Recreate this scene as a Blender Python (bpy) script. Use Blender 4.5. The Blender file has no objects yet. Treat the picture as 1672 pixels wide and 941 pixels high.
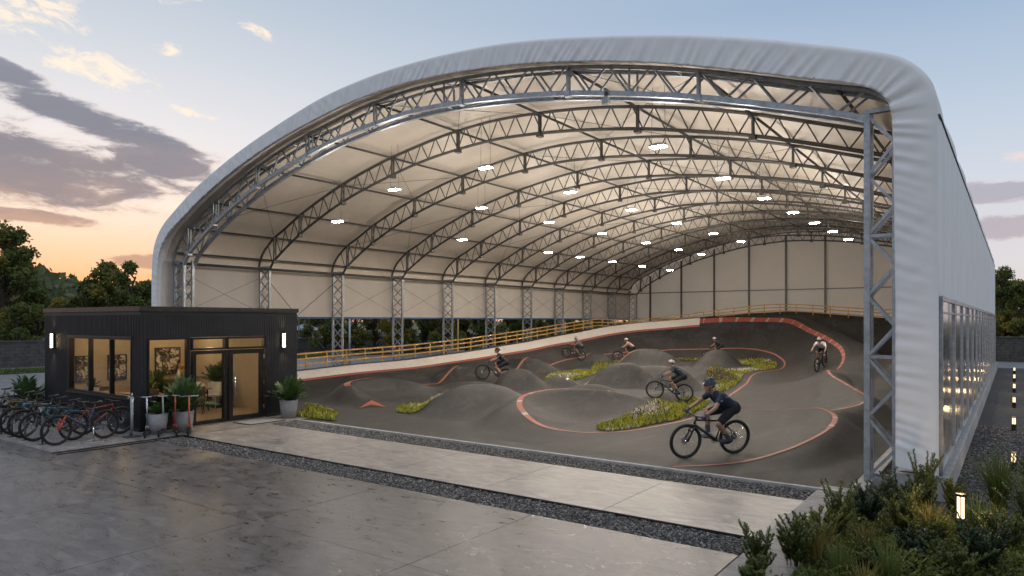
import bpy, math, random
import numpy as np
from mathutils import Vector, Matrix
random.seed(7); RNG = np.random.default_rng(7)
PI = math.pi
scene = bpy.context.scene
col = scene.collection

# ---------------------------------------------------------------- mesh builder
class MB:
    def __init__(s): s.v = []; s.f = []; s.sm = []; s.mi = []
    def add(s, vs, fs, smooth=False, mi=0):
        b = len(s.v); s.v.extend([tuple(map(float, p)) for p in vs])
        for f in fs: s.f.append([b+i for i in f]); s.sm.append(smooth); s.mi.append(mi)
    def box(s, c, d, rz=0, mi=0):
        x, y, z = d[0]/2, d[1]/2, d[2]/2; ca, sa = math.cos(rz), math.sin(rz)
        vs = []
        for a in (-x, x):
            for b in (-y, y):
                for e in (-z, z): vs.append((c[0]+a*ca-b*sa, c[1]+a*sa+b*ca, c[2]+e))
        s.add(vs, [(0, 1, 3, 2), (4, 6, 7, 5), (0, 4, 5, 1), (2, 3, 7, 6), (0, 2, 6, 4), (1, 5, 7, 3)], False, mi)
    def span(s, x0, x1, y0, y1, z0, z1, mi=0):
        s.box(((x0+x1)/2, (y0+y1)/2, (z0+z1)/2), (abs(x1-x0), abs(y1-y0), abs(z1-z0)), 0, mi)
    def tube(s, pts, r, n=8, caps=True, mi=0, smooth=True, rot=0.0):
        P = [Vector(p) for p in pts]; R = r if isinstance(r, (list, tuple)) else [r]*len(P)
        vs = []; ref = None
        for i, p in enumerate(P):
            t = (P[min(i+1, len(P)-1)]-P[max(i-1, 0)])
            t = t.normalized() if t.length > 1e-9 else Vector((0, 0, 1))
            if ref is None: ref = Vector((0, 0, 1)) if abs(t.z) < .9 else Vector((0, 1, 0))
            a = t.cross(ref)
            if a.length < 1e-6: a = t.orthogonal()
            a.normalize(); b = a.cross(t).normalized(); ref = b
            for k in range(n):
                th = 2*PI*k/n+rot
                vs.append(p+(a*math.cos(th)+b*math.sin(th))*R[i])
        fs = []
        for i in range(len(P)-1):
            for k in range(n): fs.append((i*n+k, i*n+(k+1) % n, (i+1)*n+(k+1) % n, (i+1)*n+k))
        s.add(vs, fs, smooth, mi)
        if caps:
            b = len(s.v)-len(vs)
            s.f.append([b+k for k in range(n)][::-1]); s.sm.append(False); s.mi.append(mi)
            e = b+(len(P)-1)*n
            s.f.append([e+k for k in range(n)]); s.sm.append(False); s.mi.append(mi)
    def beam(s, p, q, w, mi=0):                 # square section bar
        s.tube([p, q], w*.7071, 4, True, mi, False, PI/4)
    def lathe(s, c, prof, n=20, mi=0, smooth=True):
        vs = []
        for (r, z) in prof:
            for k in range(n):
                a = 2*PI*k/n; vs.append((c[0]+r*math.cos(a), c[1]+r*math.sin(a), c[2]+z))
        fs = [(i*n+k, i*n+(k+1) % n, (i+1)*n+(k+1) % n, (i+1)*n+k) for i in range(len(prof)-1) for k in range(n)]
        s.add(vs, fs, smooth, mi)
    def torus(s, c, R, r, axis='y', n=40, m=8, mi=0, flat=1.0):
        vs = []
        for i in range(n):
            a = 2*PI*i/n
            for k in range(m):
                b = 2*PI*k/m
                rr = R+r*math.cos(b); h = r*flat*math.sin(b)
                vs.append((c[0]+rr*math.cos(a), c[1]+h, c[2]+rr*math.sin(a)) if axis == 'y' else (c[0]+rr*math.cos(a), c[1]+rr*math.sin(a), c[2]+h))
        fs = [(i*m+k, i*m+(k+1) % m, ((i+1) % n)*m+(k+1) % m, ((i+1) % n)*m+k) for i in range(n) for k in range(m)]
        s.add(vs, fs, True, mi)
    def ball(s, c, r, n=12, mi=0):
        rr = r if isinstance(r, (tuple, list)) else (r, r, r)
        h = n//2; vs = []; fs = []
        for i in range(h+1):
            t = PI*i/h
            for k in range(n):
                a = 2*PI*k/n
                vs.append((c[0]+rr[0]*math.sin(t)*math.cos(a), c[1]+rr[1]*math.sin(t)*math.sin(a), c[2]+rr[2]*math.cos(t)))
        for i in range(h):
            for k in range(n): fs.append((i*n+k, (i+1)*n+k, (i+1)*n+(k+1) % n, i*n+(k+1) % n))
        s.add(vs, fs, True, mi)
    def cap(s, p, q, r1, r2, n=12):             # tapered capsule (closed)
        P, Q = Vector(p), Vector(q); t = Q-P; L = t.length
        t = t.normalized() if L > 1e-9 else Vector((0, 0, 1))
        a = t.orthogonal().normalized(); b = t.cross(a)
        rings = []
        for i in range(1, 5): th = PI/2*(1-i/4); rings.append((P-t*r1*math.sin(th), r1*math.cos(th)))
        for i in range(0, 4): th = PI/2*i/4; rings.append((Q+t*r2*math.sin(th), r2*math.cos(th)))
        vs = [P-t*r1]
        for c, r in rings:
            for k in range(n):
                g = 2*PI*k/n; vs.append(c+(a*math.cos(g)+b*math.sin(g))*r)
        vs.append(Q+t*r2); fs = []; m = len(rings)
        for k in range(n): fs.append((0, 1+(k+1) % n, 1+k))
        for i in range(m-1):
            for k in range(n): fs.append((1+i*n+k, 1+i*n+(k+1) % n, 1+(i+1)*n+(k+1) % n, 1+(i+1)*n+k))
        for k in range(n): fs.append((1+(m-1)*n+k, 1+(m-1)*n+(k+1) % n, len(vs)-1))
        s.add(vs, fs, True)
    def mesh(s, name, mats):
        me = bpy.data.meshes.new(name)
        me.from_pydata(s.v, [], s.f)
        me.polygons.foreach_set('use_smooth', s.sm); me.polygons.foreach_set('material_index', s.mi)
        for m in (mats if isinstance(mats, (list, tuple)) else [mats]): me.materials.append(m)
        me.update()
        return me
    def build(s, name, mats, parent=None):
        return link(name, s.mesh(name, mats), parent)

def link(name, data, parent=None):
    o = bpy.data.objects.new(name, data); col.objects.link(o)
    if parent is not None: o.parent = parent
    return o
def tag(o, label=None, cat=None, group=None, kind=None):
    if label: o['label'] = label
    if cat: o['category'] = cat
    if group: o['group'] = group
    if kind: o['kind'] = kind
    return o
def thing(name, label, cat, loc=(0, 0, 0), rz=0, group=None, scale=1):
    o = link(name, None); o.location = loc; o.rotation_euler = (0, 0, rz); o.scale = (scale,)*3
    o.empty_display_size = .2
    return tag(o, label, cat, group)
def dup(root, loc, rz, label, group=None, swap=None, scale=None, cat=None):
    """copy a thing with its parts and sub-parts; swap = {material: other material}"""
    def cp(o, parent):
        c = o.copy(); col.objects.link(c)
        if parent is not None: c.parent = parent
        if swap and c.type == 'MESH':
            for sl in c.material_slots:
                if sl.material in swap:
                    m = swap[sl.material]; sl.link = 'OBJECT'; sl.material = m
        for ch in list(o.children): cp(ch, c)
        return c
    r = cp(root, None); r.location = loc; r.rotation_euler = (0, 0, rz)
    if scale: r.scale = (scale,)*3
    r['label'] = label
    if group: r['group'] = group
    return r
def npmesh(name, V, F, mats, mi=None, smooth=False):
    """mesh from arrays; F is (n,k)"""
    me = bpy.data.meshes.new(name)
    V = np.asarray(V, np.float32); F = np.asarray(F, np.int32)
    n, k = F.shape
    me.vertices.add(len(V)); me.vertices.foreach_set('co', V.ravel())
    me.loops.add(n*k); me.loops.foreach_set('vertex_index', F.ravel())
    me.polygons.add(n); me.polygons.foreach_set('loop_start', np.arange(0, n*k, k, dtype=np.int32))
    if smooth: me.polygons.foreach_set('use_smooth', np.ones(n, bool))
    for m in (mats if isinstance(mats, (list, tuple)) else [mats]): me.materials.append(m)
    if mi is not None: me.polygons.foreach_set('material_index', np.asarray(mi, np.int32))
    me.update(calc_edges=True); me.validate()
    return me

# ---------------------------------------------------------------- materials
class NT:
    def __init__(s, tree): s.t = tree; s.n = tree.nodes; s.l = tree.links
    def node(s, typ, **kw):
        n = s.n.new(typ)
        for k, v in kw.items(): setattr(n, k, v)
        return n
    def put(s, sock, v):
        if hasattr(v, 'is_output') or isinstance(v, bpy.types.NodeSocket): s.l.new(v, sock)
        elif v is not None:
            if hasattr(sock.default_value, '__len__') and not hasattr(v, '__len__'): v = (v,)*len(sock.default_value)
            if hasattr(sock.default_value, '__len__') and len(v) == 3 and len(sock.default_value) == 4: v = tuple(v)+(1,)
            sock.default_value = v
    def m(s, op, a, b=None, c=None, clamp=False):
        n = s.node('ShaderNodeMath', operation=op, use_clamp=clamp)
        s.put(n.inputs[0], a)
        if b is not None: s.put(n.inputs[1], b)
        if c is not None: s.put(n.inputs[2], c)
        return n.outputs[0]
    def mix(s, f, a, b, mode='MIX'):
        n = s.node('ShaderNodeMix', data_type='RGBA', blend_type=mode)
        s.put(n.inputs[0], f); s.put(n.inputs[6], a); s.put(n.inputs[7], b)
        return n.outputs[2]
    def noise(s, vec, scale, detail=4, rough=.55, dist=0, out='Fac'):
        n = s.node('ShaderNodeTexNoise'); s.put(n.inputs['Vector'], vec)
        n.inputs['Scale'].default_value = scale; n.inputs['Detail'].default_value = detail
        n.inputs['Roughness'].default_value = rough; n.inputs['Distortion'].default_value = dist
        return n.outputs[out]
    def ramp(s, f, stops, interp='LINEAR'):
        n = s.node('ShaderNodeValToRGB'); s.put(n.inputs[0], f); e = n.color_ramp.elements
        n.color_ramp.interpolation = interp
        while len(e) > 1: e.remove(e[-1])
        e[0].position = stops[0][0]; e[0].color = tuple(stops[0][1])+(1,)
        for p, c in stops[1:]:
            k = e.new(p); k.color = tuple(c)+(1,)
        return n.outputs[0]
    def smooth(s, x, lo, hi, a=0.0, b=1.0):
        n = s.node('ShaderNodeMapRange', interpolation_type='SMOOTHSTEP')
        s.put(n.inputs[0], x); n.inputs[1].default_value = lo; n.inputs[2].default_value = hi
        n.inputs[3].default_value = a; n.inputs[4].default_value = b
        return n.outputs[0]
    def scalev(s, vec, sc):
        n = s.node('ShaderNodeMapping'); s.put(n.inputs[0], vec); n.inputs[3].default_value = sc
        return n.outputs[0]
    def bump(s, h, strength, dist=.02, normal=None):
        n = s.node('ShaderNodeBump'); s.put(n.inputs['Height'], h); n.inputs['Strength'].default_value = strength
        n.inputs['Distance'].default_value = dist
        if normal is not None: s.l.new(normal, n.inputs['Normal'])
        return n.outputs[0]
def newmat(name):
    m = bpy.data.materials.new(name); m.use_nodes = True
    t = NT(m.node_tree); p = m.node_tree.nodes['Principled BSDF']
    co = t.node('ShaderNodeTexCoord').outputs['Object']
    return m, t, p, co
def mat(name, c, rough=.6, metal=0.0, var=.2, vs=6.0, bump=.0, bs=60.0, emit=0, spec=.5, rvar=.12, emc=None):
    m, t, p, co = newmat(name)
    n1 = t.noise(co, vs, 5); lo = tuple(x*(1-var) for x in c); hi = tuple(min(1, x*(1+var)) for x in c)
    t.put(p.inputs['Base Color'], t.ramp(n1, [(.3, lo), (.7, hi)]))
    r = t.m('MULTIPLY_ADD', t.noise(co, vs*2.3, 3), rvar*2, rough-rvar)
    t.put(p.inputs['Roughness'], r); p.inputs['Metallic'].default_value = metal
    p.inputs['Specular IOR Level'].default_value = spec
    if bump: t.put(p.inputs['Normal'], t.bump(t.noise(co, bs, 4), bump, .01))
    if emit:
        t.put(p.inputs['Emission Color'], (emc or c)); p.inputs['Emission Strength'].default_value = emit
    return m

M = {}
M['steel'] = mat('galvanised_steel', (.36, .385, .42), .42, .75, .22, 9, .05, 90)
M['darksteel'] = mat('dark_shaded_steel', (.105, .103, .10), .5, .55, .2, 5)  # dark steel; backlit shade of the inner trusses is put into its colour
M['chrome'] = mat('polished_metal', (.6, .6, .62), .25, 1, .1, 5)
M['black'] = mat('black_paint', (.012, .012, .014), .45, 0, .2, 8)
M['rubber'] = mat('black_rubber', (.014, .014, .014), .75, 0, .25, 30, .2, 120)
M['rim'] = mat('rim_alloy', (.03, .03, .032), .35, .5, .2, 10)
M['grey_plastic'] = mat('grey_plastic', (.4, .41, .42), .5)
M['planter'] = mat('grey_planter_fibre', (.30, .30, .31), .7, 0, .15, 12, .15, 50)
M['soil'] = mat('soil', (.03, .022, .016), .95, 0, .4, 30, .5, 60)
M['wood_rail'] = mat('yellow_wood', (.56, .33, .10), .55, 0, .25, 7, .1, 40)
M['white_plinth'] = mat('pale_concrete', (.36, .355, .35), .8, 0, .2, 5, .2, 30)
M['beige_wall'] = mat('beige_plaster', (.40, .34, .255), .8, 0, .06, 3)
M['wood_floor'] = mat('pale_timber_floor', (.38, .30, .21), .4, 0, .2, 4)
M['wood'] = mat('oak_timber', (.33, .21, .11), .5, 0, .25, 8)
M['wicker'] = mat('brown_weave', (.16, .11, .075), .7, 0, .3, 40, .5, 90)
M['white_furn'] = mat('white_lacquer', (.7, .69, .66), .4, 0, .05)
M['leaf_pot'] = mat('palm_leaf', (.055, .11, .028), .5, 0, .45, 8)
M['leaf_lime'] = mat('lime_leaf', (.22, .26, .03), .5, 0, .3, 8)
M['bark'] = mat('bark', (.06, .045, .033), .9, 0, .4, 14, .6, 30)
M['blue_hem'] = mat('blue_webbing', (.05, .13, .30), .6, 0, .15)
M['roof_slate'] = mat('blue_grey_roof', (.25, .28, .34), .6)
M['red_paint'] = mat('red_paint', (.5, .06, .04), .4, 0, .15)
M['orange_paint'] = mat('orange_paint', (.6, .14, .03), .4, 0, .15)
def lampmat(name, c, e):
    m, t, p, co = newmat(name)
    p.inputs['Base Color'].default_value = (.8, .8, .8, 1); p.inputs['Roughness'].default_value = .4
    # a diffuser is a little brighter along its middle than at its rim
    t.put(p.inputs['Emission Color'], c); t.put(p.inputs['Emission Strength'], t.m('MULTIPLY_ADD', t.noise(co, 3, 2), e*.3, e*.85))
    return m
M['hall_glow'] = lampmat('floodlight_diffuser', (1, .90, .76), 170)
M['warm_glow'] = lampmat('warm_diffuser', (1, .70, .38), 14)
M['bollard_glow'] = lampmat('bollard_diffuser', (1, .72, .42), 5.5)
M['path_glow'] = lampmat('path_light_diffuser', (1, .70, .38), 1.9)
M['spot_glow'] = lampmat('downlight_lens', (1, .76, .45), 60)

def cloth_mat(name, c, rough, wr=.35, tl=0.0):
    m, t, p, co = newmat(name)
    n1 = t.noise(co, .9, 5, .6); n2 = t.noise(t.scalev(co, (1, 1, .35)), 3.2, 5, .6, .4)
    t.put(p.inputs['Base Color'], t.ramp(n1, [(.3, tuple(x*.93 for x in c)), (.7, c)]))
    p.inputs['Roughness'].default_value = rough
    t.put(p.inputs['Normal'], t.bump(n2, wr, .05))
    if tl:
        out = t.n['Material Output']; tr = t.node('ShaderNodeBsdfTranslucent'); tr.inputs[0].default_value = tuple(c)+(1,)
        ms = t.node('ShaderNodeMixShader'); ms.inputs[0].default_value = tl
        t.l.new(p.outputs[0], ms.inputs[1]); t.l.new(tr.outputs[0], ms.inputs[2]); t.l.new(ms.outputs[0], out.inputs[0])
    return m
M['cover'] = cloth_mat('white_membrane', (.87, .87, .88), .6, .22)
M['liner'] = cloth_mat('cream_liner', (.76, .68, .585), .5, .35)
M['curtain'] = cloth_mat('cream_curtain', (.84, .80, .745), .6, .3, .35)

def asphalt():
    m, t, p, co = newmat('track_asphalt')
    at = t.node('ShaderNodeAttribute', attribute_name='apron')
    n1 = t.noise(co, .55, 6, .6); n2 = t.noise(t.scalev(co, (1, .22, 1)), 2.4, 5, .65, .8); n3 = t.noise(co, 55, 3, .7)
    a = t.ramp(n1, [(.30, (.013, .0128, .0127)), (.52, (.026, .0253, .0247)), (.72, (.043, .0415, .040))])
    a = t.mix(t.smooth(n2, .45, .70, 0, .65), a, (.070, .067, .064))
    a = t.mix(t.smooth(n3, .35, .7, 0, .35), a, (.012, .011, .010))
    n4 = t.noise(t.scalev(co, (.35, 1, 1)), 5.5, 6, .7, 1.2); a = t.mix(t.smooth(n4, .56, .66, 0, .45), a, (.078, .075, .071)); a = t.mix(t.smooth(n4, .44, .34, 0, .5), a, (.014, .013, .012))
    a = t.mix(at.outputs['Fac'], a, t.ramp(n3, [(.3, (.007, .007, .0075)), (.75, (.017, .017, .0175))]))
    t.put(p.inputs['Base Color'], a)
    t.put(p.inputs['Roughness'], t.m('MULTIPLY_ADD', n2, .35, .45)); p.inputs['Specular IOR Level'].default_value = .32
    t.put(p.inputs['Normal'], t.bump(t.m('ADD', n3, t.m('MULTIPLY', n2, .5)), .5, .012))
    return m
M['asphalt'] = asphalt()
def paint(name, c, worn):
    m, t, p, co = newmat(name)
    n = t.noise(co, 7, 6, .7)
    t.put(p.inputs['Base Color'], t.mix(t.smooth(n, .52, .66, 0, worn), c, (.12, .10, .09)))
    p.inputs['Roughness'].default_value = .5
    return m
M['red_line'] = paint('worn_red_line_paint', (.33, .075, .047), .8)
M['pink_line'] = paint('faded_pink_line_paint', (.33, .12, .085), .9)
M['white_line'] = paint('white_line_paint', (.62, .58, .53), .7)
M['white_strip'] = paint('off_white_track_paint', (.60, .56, .52), .25)
def redwhite():
    m, t, p, co = newmat('red_and_white_blocked_tape')
    uv = t.node('ShaderNodeUVMap').outputs[0]; sx = t.node('ShaderNodeSeparateXYZ'); t.l.new(uv, sx.inputs[0])
    n = t.noise(co, 1.3, 2); n2 = t.noise(co, 9, 5, .7)
    w = t.m('GREATER_THAN', t.m('ADD', t.m('SINE', t.m('MULTIPLY', sx.outputs[0], 5.2)), t.m('MULTIPLY', n, .9)), 1.36)
    c = t.mix(w, (.30, .07, .048), (.40, .34, .30))
    c = t.mix(t.smooth(n2, .55, .68, 0, .7), c, (.16, .11, .09))
    t.put(p.inputs['Base Color'], c); p.inputs['Roughness'].default_value = .5
    return m
M['tape'] = redwhite()
def concrete(name, a, b, r0, r1, sc=.5):
    m, t, p, co = newmat(name)
    g = t.node('ShaderNodeNewGeometry'); w = t.node('ShaderNodeVectorMath', operation='ADD'); t.l.new(co, w.inputs[0])
    n1 = t.noise(co, sc*.9, 8, .68, .7); n2 = t.noise(t.scalev(co, (1, 1.9, 1)), sc*7, 10, .76, 1.1); n3 = t.noise(co, 38, 5, .75)
    f = t.m('ADD', t.m('MULTIPLY', n1, .38), t.m('MULTIPLY', n2, .62))
    isl = t.m('MULTIPLY_ADD', g.outputs['Random Per Island'], .06, -.03)
    f = t.m('ADD', f, isl)
    c = t.ramp(f, [(.32, a), (.50, tuple((x+y)/2 for x, y in zip(a, b))), (.68, b)])
    c = t.mix(t.smooth(n3, .44, .70, 0, .45), c, tuple(x*.6 for x in a))
    n5 = t.noise(t.scalev(co, (.75, 1.9, 1)), 1.9, 12, .74, 1.4); c = t.mix(t.smooth(n5, .52, .36, 0, .8), c, tuple(x*.62 for x in a)); c = t.mix(t.smooth(n5, .50, .64, 0, .6), c, tuple(min(1, x*1.35) for x in b))
    vn = t.m('ABSOLUTE', t.m('SUBTRACT', t.noise(co, sc*1.7, 8, .6, 1.5), .5)); c = t.mix(t.smooth(vn, .004, 0, 0, .10), c, tuple(x*.5 for x in a))
    t.put(p.inputs['Base Color'], c)
    t.put(p.inputs['Roughness'], t.smooth(t.m('ADD', t.m('MULTIPLY', n2, .5), t.m('MULTIPLY', n5, .5)), .35, .65, r0, r1))
    t.put(p.inputs['Normal'], t.bump(t.m('ADD', n2, t.m('MULTIPLY', n3, .10)), .34, .014))
    return m
M['plaza'] = concrete('polished_concrete', (.055, .051, .052), (.165, .153, .151), .24, .44)
M['path'] = concrete('sand_concrete', (.20, .183, .165), (.38, .352, .32), .28, .45)
M['border'] = concrete('grey_border_slab', (.16, .155, .155), (.28, .27, .27), .5, .7)
M['road'] = concrete('grey_road_surface', (.13, .13, .135), (.2, .2, .205), .5, .75, .15)
M['joint'] = mat('dark_joint', (.012, .012, .012), .9)
def gravelmat(name, a, b, sc):
    m, t, p, co = newmat(name)
    v = t.node('ShaderNodeTexVoronoi'); t.l.new(co, v.inputs['Vector']); v.inputs['Scale'].default_value = sc
    sp = t.node('ShaderNodeSeparateColor'); t.l.new(v.outputs['Color'], sp.inputs[0])
    t.put(p.inputs['Base Color'], t.mix(sp.outputs[0], a, b)); p.inputs['Roughness'].default_value = .8
    t.put(p.inputs['Normal'], t.bump(t.m('MULTIPLY', v.outputs['Distance'], -1), 1.0, .03))
    return m
M['gravel'] = gravelmat('dark_gravel', (.02, .02, .021), (.085, .083, .085), 24)
def pebblemat():
    m, t, p, co = newmat('loose_pebble')
    g = t.node('ShaderNodeNewGeometry')
    t.put(p.inputs['Base Color'], t.ramp(g.outputs['Random Per Island'], [(0, (.02, .02, .022)), (.5, (.075, .073, .075)), (.85, (.17, .165, .16)), (1, (.34, .32, .30))]))
    p.inputs['Roughness'].default_value = .6
    return m
M['pebble'] = pebblemat()
def leafmat(name, a, b, yellow=None, tl=.35, rough=.55, sc=.5):
    m, t, p, co = newmat(name)
    g = t.node('ShaderNodeNewGeometry'); oi = t.node('ShaderNodeObjectInfo')
    n = t.noise(co, sc, 3)
    f = t.m('ADD', t.m('MULTIPLY', n, .7), t.m('MULTIPLY', g.outputs['Random Per Island'], .35))
    c = t.ramp(f, [(.3, a), (.75, b)])
    if yellow: c = t.mix(t.smooth(t.m('ADD', t.noise(co, sc*.6, 2), t.m('MULTIPLY', oi.outputs['Random'], .25)), .62, .8, 0, .8), c, yellow)
    t.put(p.inputs['Base Color'], c); p.inputs['Roughness'].default_value = rough
    p.inputs['Specular IOR Level'].default_value = .3
    out = t.n['Material Output']; tr = t.node('ShaderNodeBsdfTranslucent'); t.put(tr.inputs[0], c)
    ms = t.node('ShaderNodeMixShader'); ms.inputs[0].default_value = tl
    t.l.new(p.outputs[0], ms.inputs[1]); t.l.new(tr.outputs[0], ms.inputs[2]); t.l.new(ms.outputs[0], out.inputs[0])
    return m
M['tree_leaf'] = leafmat('tree_leaves', (.075, .11, .032), (.18, .205, .06), (.34, .26, .05))
M['far_leaf'] = leafmat('distant_leaves', (.09, .115, .055), (.15, .17, .08))
M['shrub_leaf'] = leafmat('shrub_leaves', (.07, .10, .028), (.18, .21, .055), None, .25, .5, 3)
M['shrub_dark'] = leafmat('dark_shrub_leaves', (.03, .055, .028), (.075, .11, .05), None, .2, .5, 3)
M['shrub_yellow'] = leafmat('golden_shrub_leaves', (.12, .145, .03), (.25, .25, .055), None, .3, .5, 3)
M['blade'] = leafmat('grass_blades', (.06, .10, .025), (.16, .19, .05), None, .3, .5, 2)
M['meadow'] = leafmat('meadow_blades', (.24, .26, .025), (.46, .44, .05), None, .3, .6, 1.2)
M['flower'] = leafmat('small_pale_flowers', (.5, .44, .42), (.75, .7, .66), None, .2, .6, 2)
M['dry_blade'] = leafmat('dry_grass_blades', (.12, .11, .03), (.26, .20, .06), None, .3, .6, 2)
def glassmat(name, tint, refl):
    m = bpy.data.materials.new(name); m.use_nodes = True; t = NT(m.node_tree)
    t.n.remove(t.n['Principled BSDF']); out = t.n['Material Output']
    tr = t.node('ShaderNodeBsdfTransparent'); tr.inputs[0].default_value = tint+(1,)
    gl = t.node('ShaderNodeBsdfGlossy'); gl.inputs['Roughness'].default_value = .03 if refl <= 1 else .16
    fr = t.node('ShaderNodeFresnel'); fr.inputs[0].default_value = 1.5
    ms = t.node('ShaderNodeMixShader'); t.put(ms.inputs[0], t.m('MULTIPLY', fr.outputs[0], refl, clamp=True))
    t.l.new(tr.outputs[0], ms.inputs[1]); t.l.new(gl.outputs[0], ms.inputs[2]); t.l.new(ms.outputs[0], out.inputs[0])
    return m
M['glass'] = glassmat('window_glass', (.93, .93, .92), 1.0)
M['clear_pvc'] = glassmat('clear_plastic_sheet', (.82, .84, .87), 1.3)
def clad():
    m, t, p, co = newmat('charcoal_ribbed_metal')
    n = t.noise(co, 1.5, 4)
    t.put(p.inputs['Base Color'], t.ramp(n, [(.3, (.013, .016, .021)), (.7, (.022, .026, .033))]))
    p.inputs['Roughness'].default_value = .5; p.inputs['Metallic'].default_value = .2
    return m
M['clad'] = clad()
M['capmetal'] = mat('roof_edge_metal', (.06, .057, .057), .35, .7, .2)
M['frame_black'] = mat('black_aluminium', (.010, .010, .011), .4, .3, .1)
def stone():
    m, t, p, co = newmat('dry_stone_blocks')
    b = t.node('ShaderNodeTexBrick'); b.inputs['Scale'].default_value = 1.0
    mp = t.node('ShaderNodeMapping'); t.l.new(co, mp.inputs[0]); mp.inputs[2].default_value = (PI/2, 0, 0)
    sx = t.node('ShaderNodeSeparateXYZ'); t.l.new(co, sx.inputs[0]); cb = t.node('ShaderNodeCombineXYZ')
    t.l.new(t.m('ADD', sx.outputs[0], sx.outputs[1]), cb.inputs[0]); t.l.new(sx.outputs[2], cb.inputs[1])
    t.l.new(cb.outputs[0], b.inputs['Vector'])
    b.inputs['Color1'].default_value = (.12, .11, .105, 1); b.inputs['Color2'].default_value = (.075, .07, .068, 1); b.inputs['Mortar'].default_value = (.03, .03, .03, 1)
    b.inputs['Brick Width'].default_value = .55; b.inputs['Row Height'].default_value = .22; b.inputs['Mortar Size'].default_value = .018
    t.put(p.inputs['Base Color'], t.mix(.5, b.outputs[0], t.ramp(t.noise(co, 3, 5), [(.3, (.05, .047, .045)), (.7, (.16, .15, .14))])))
    p.inputs['Roughness'].default_value = .9; t.put(p.inputs['Normal'], t.bump(b.outputs['Fac'], -.6, .03))
    return m
M['stone'] = stone()
def ground():
    m, t, p, co = newmat('rough_grass_and_earth')
    n = t.noise(co, .3, 6, .65); n2 = t.noise(co, 20, 4, .7)
    c = t.ramp(n, [(.35, (.045, .055, .022)), (.65, (.075, .085, .032))]); c = t.mix(t.smooth(n2, .4, .7, 0, .5), c, (.05, .04, .028))
    t.put(p.inputs['Base Color'], c); p.inputs['Roughness'].default_value = .95
    t.put(p.inputs['Normal'], t.bump(n2, .6, .04))
    return m
M['ground'] = ground()
def poster():
    m, t, p, co = newmat('monochrome_print')
    n = t.noise(co, 5, 6, .65, 1.2)
    t.put(p.inputs['Base Color'], t.ramp(n, [(.42, (.02, .018, .016)), (.5, (.12, .10, .08)), (.58, (.6, .55, .47))]))
    p.inputs['Roughness'].default_value = .4
    return m
M['poster'] = poster()
# ---------------------------------------------------------------- pump track height field
TX0, TX1, TY0, TY1, TD = -25.05, -2.35, 13.25, 52.6, 0.1
def seg_field(X, Y, pl, win, wout):
    """distance to a crest polyline, its height there, and the side width"""
    best = np.full(X.shape, 1e9); Hh = np.zeros(X.shape); Wd = np.ones(X.shape)
    for (a, b) in zip(pl[:-1], pl[1:]):
        ax, ay, ah = a; bx, by, bh = b
        dx, dy = bx-ax, by-ay
        L2 = dx*dx+dy*dy
        t = np.clip(((X-ax)*dx+(Y-ay)*dy)/L2, 0, 1)
        px, py = X-(ax+t*dx), Y-(ay+t*dy)
        d = np.hypot(px, py)
        side = dx*py-dy*px                     # >0 left of travel
        w = np.where(side > 0, win, wout)
        m = d < best
        best = np.where(m, d, best); Hh = np.where(m, ah+t*(bh-ah), Hh); Wd = np.where(m, w, Wd)
    return best, Hh, Wd
def smooth_pl(pl, n=6):
    out = []
    P = [pl[0]]+list(pl)+[pl[-1]]
    for i in range(1, len(P)-2):
        p0, p1, p2, p3 = (np.array(P[i+k], float) for k in (-1, 0, 1, 2))
        for k in range(n):
            t = k/n
            out.append(tuple(.5*((2*p1)+(-p0+p2)*t+(2*p0-5*p1+4*p2-p3)*t*t+(-p0+3*p1-3*p2+p3)*t**3)))
    out.append(tuple(map(float, pl[-1])))
    return out
BERM = smooth_pl([(-24.2, 13.0, .72), (-24.2, 18.6, .92), (-24.2, 25, 1.1), (-24.2, 31.9, 1.33), (-24.2, 38, 1.7), (-23.9, 43.3, 2.1),
        (-22.8, 46.8, 2.4), (-20.3, 49.0, 2.65), (-17.2, 49.9, 2.85), (-14.5, 49.7, 2.9), (-12, 48.5, 2.8), (-10.05, 46, 2.2),
        (-8, 42.5, 1.6), (-6.9, 39, 1.24), (-6.4, 36, .9), (-6.2, 33.0, .6)])
BACK = [(-22.6, 50.6, 2.5), (-20, 51.3, 2.75), (-17, 51.6, 3.0), (-12.5, 51.2, 3.2), (-8.3, 51, 2.8), (-4, 51, 2.5), (-2, 51, 2.4)]
CORNER = [(-3.4, 52, 2.5), (-3.4, 44, 1.9), (-3.6, 38, 1.1), (-3.6, 33, .5)]
RIGHTM = smooth_pl([(-6.3, 33.2, .45), (-6.35, 31.6, .78), (-5.9, 29.5, .82), (-4.9, 26.7, .78), (-4.05, 24.6, .72), (-3.6, 23.4, .64), (-3.75, 22.3, .5), (-4.4, 21.0, .42)])
RINGR = smooth_pl([(-7.6, 21.9, .15), (-6.4, 21.4, .32), (-5.06, 21.0, .45), (-4.27, 20.6, .52), (-3.75, 19.3, .52), (-3.6, 17.5, .42), (-3.95, 15.8, .24), (-4.6, 14.6, .1), (-5.7, 13.5, .02)])
RINGL = smooth_pl([(-9.7, 21.6, .3), (-10.9, 20.6, .66), (-11.7, 19.9, .76), (-12.2, 19.0, .76), (-12.2, 17.6, .68), (-11.7, 16.6, .56), (-11.1, 16.0, .4), (-10.5, 15.7, .22), (-9.9, 15.7, .1), (-9.3, 16.2, .03)][::-1])
LOOP = smooth_pl([(-18.7, 17.3, .1), (-19.5, 17.3, .36), (-20.5, 17.8, .62), (-20.7, 18.8, .72), (-20.4, 19.9, .72), (-19.7, 20.5, .56), (-19.0, 20.9, .3), (-18.2, 21.3, .12)])
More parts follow.
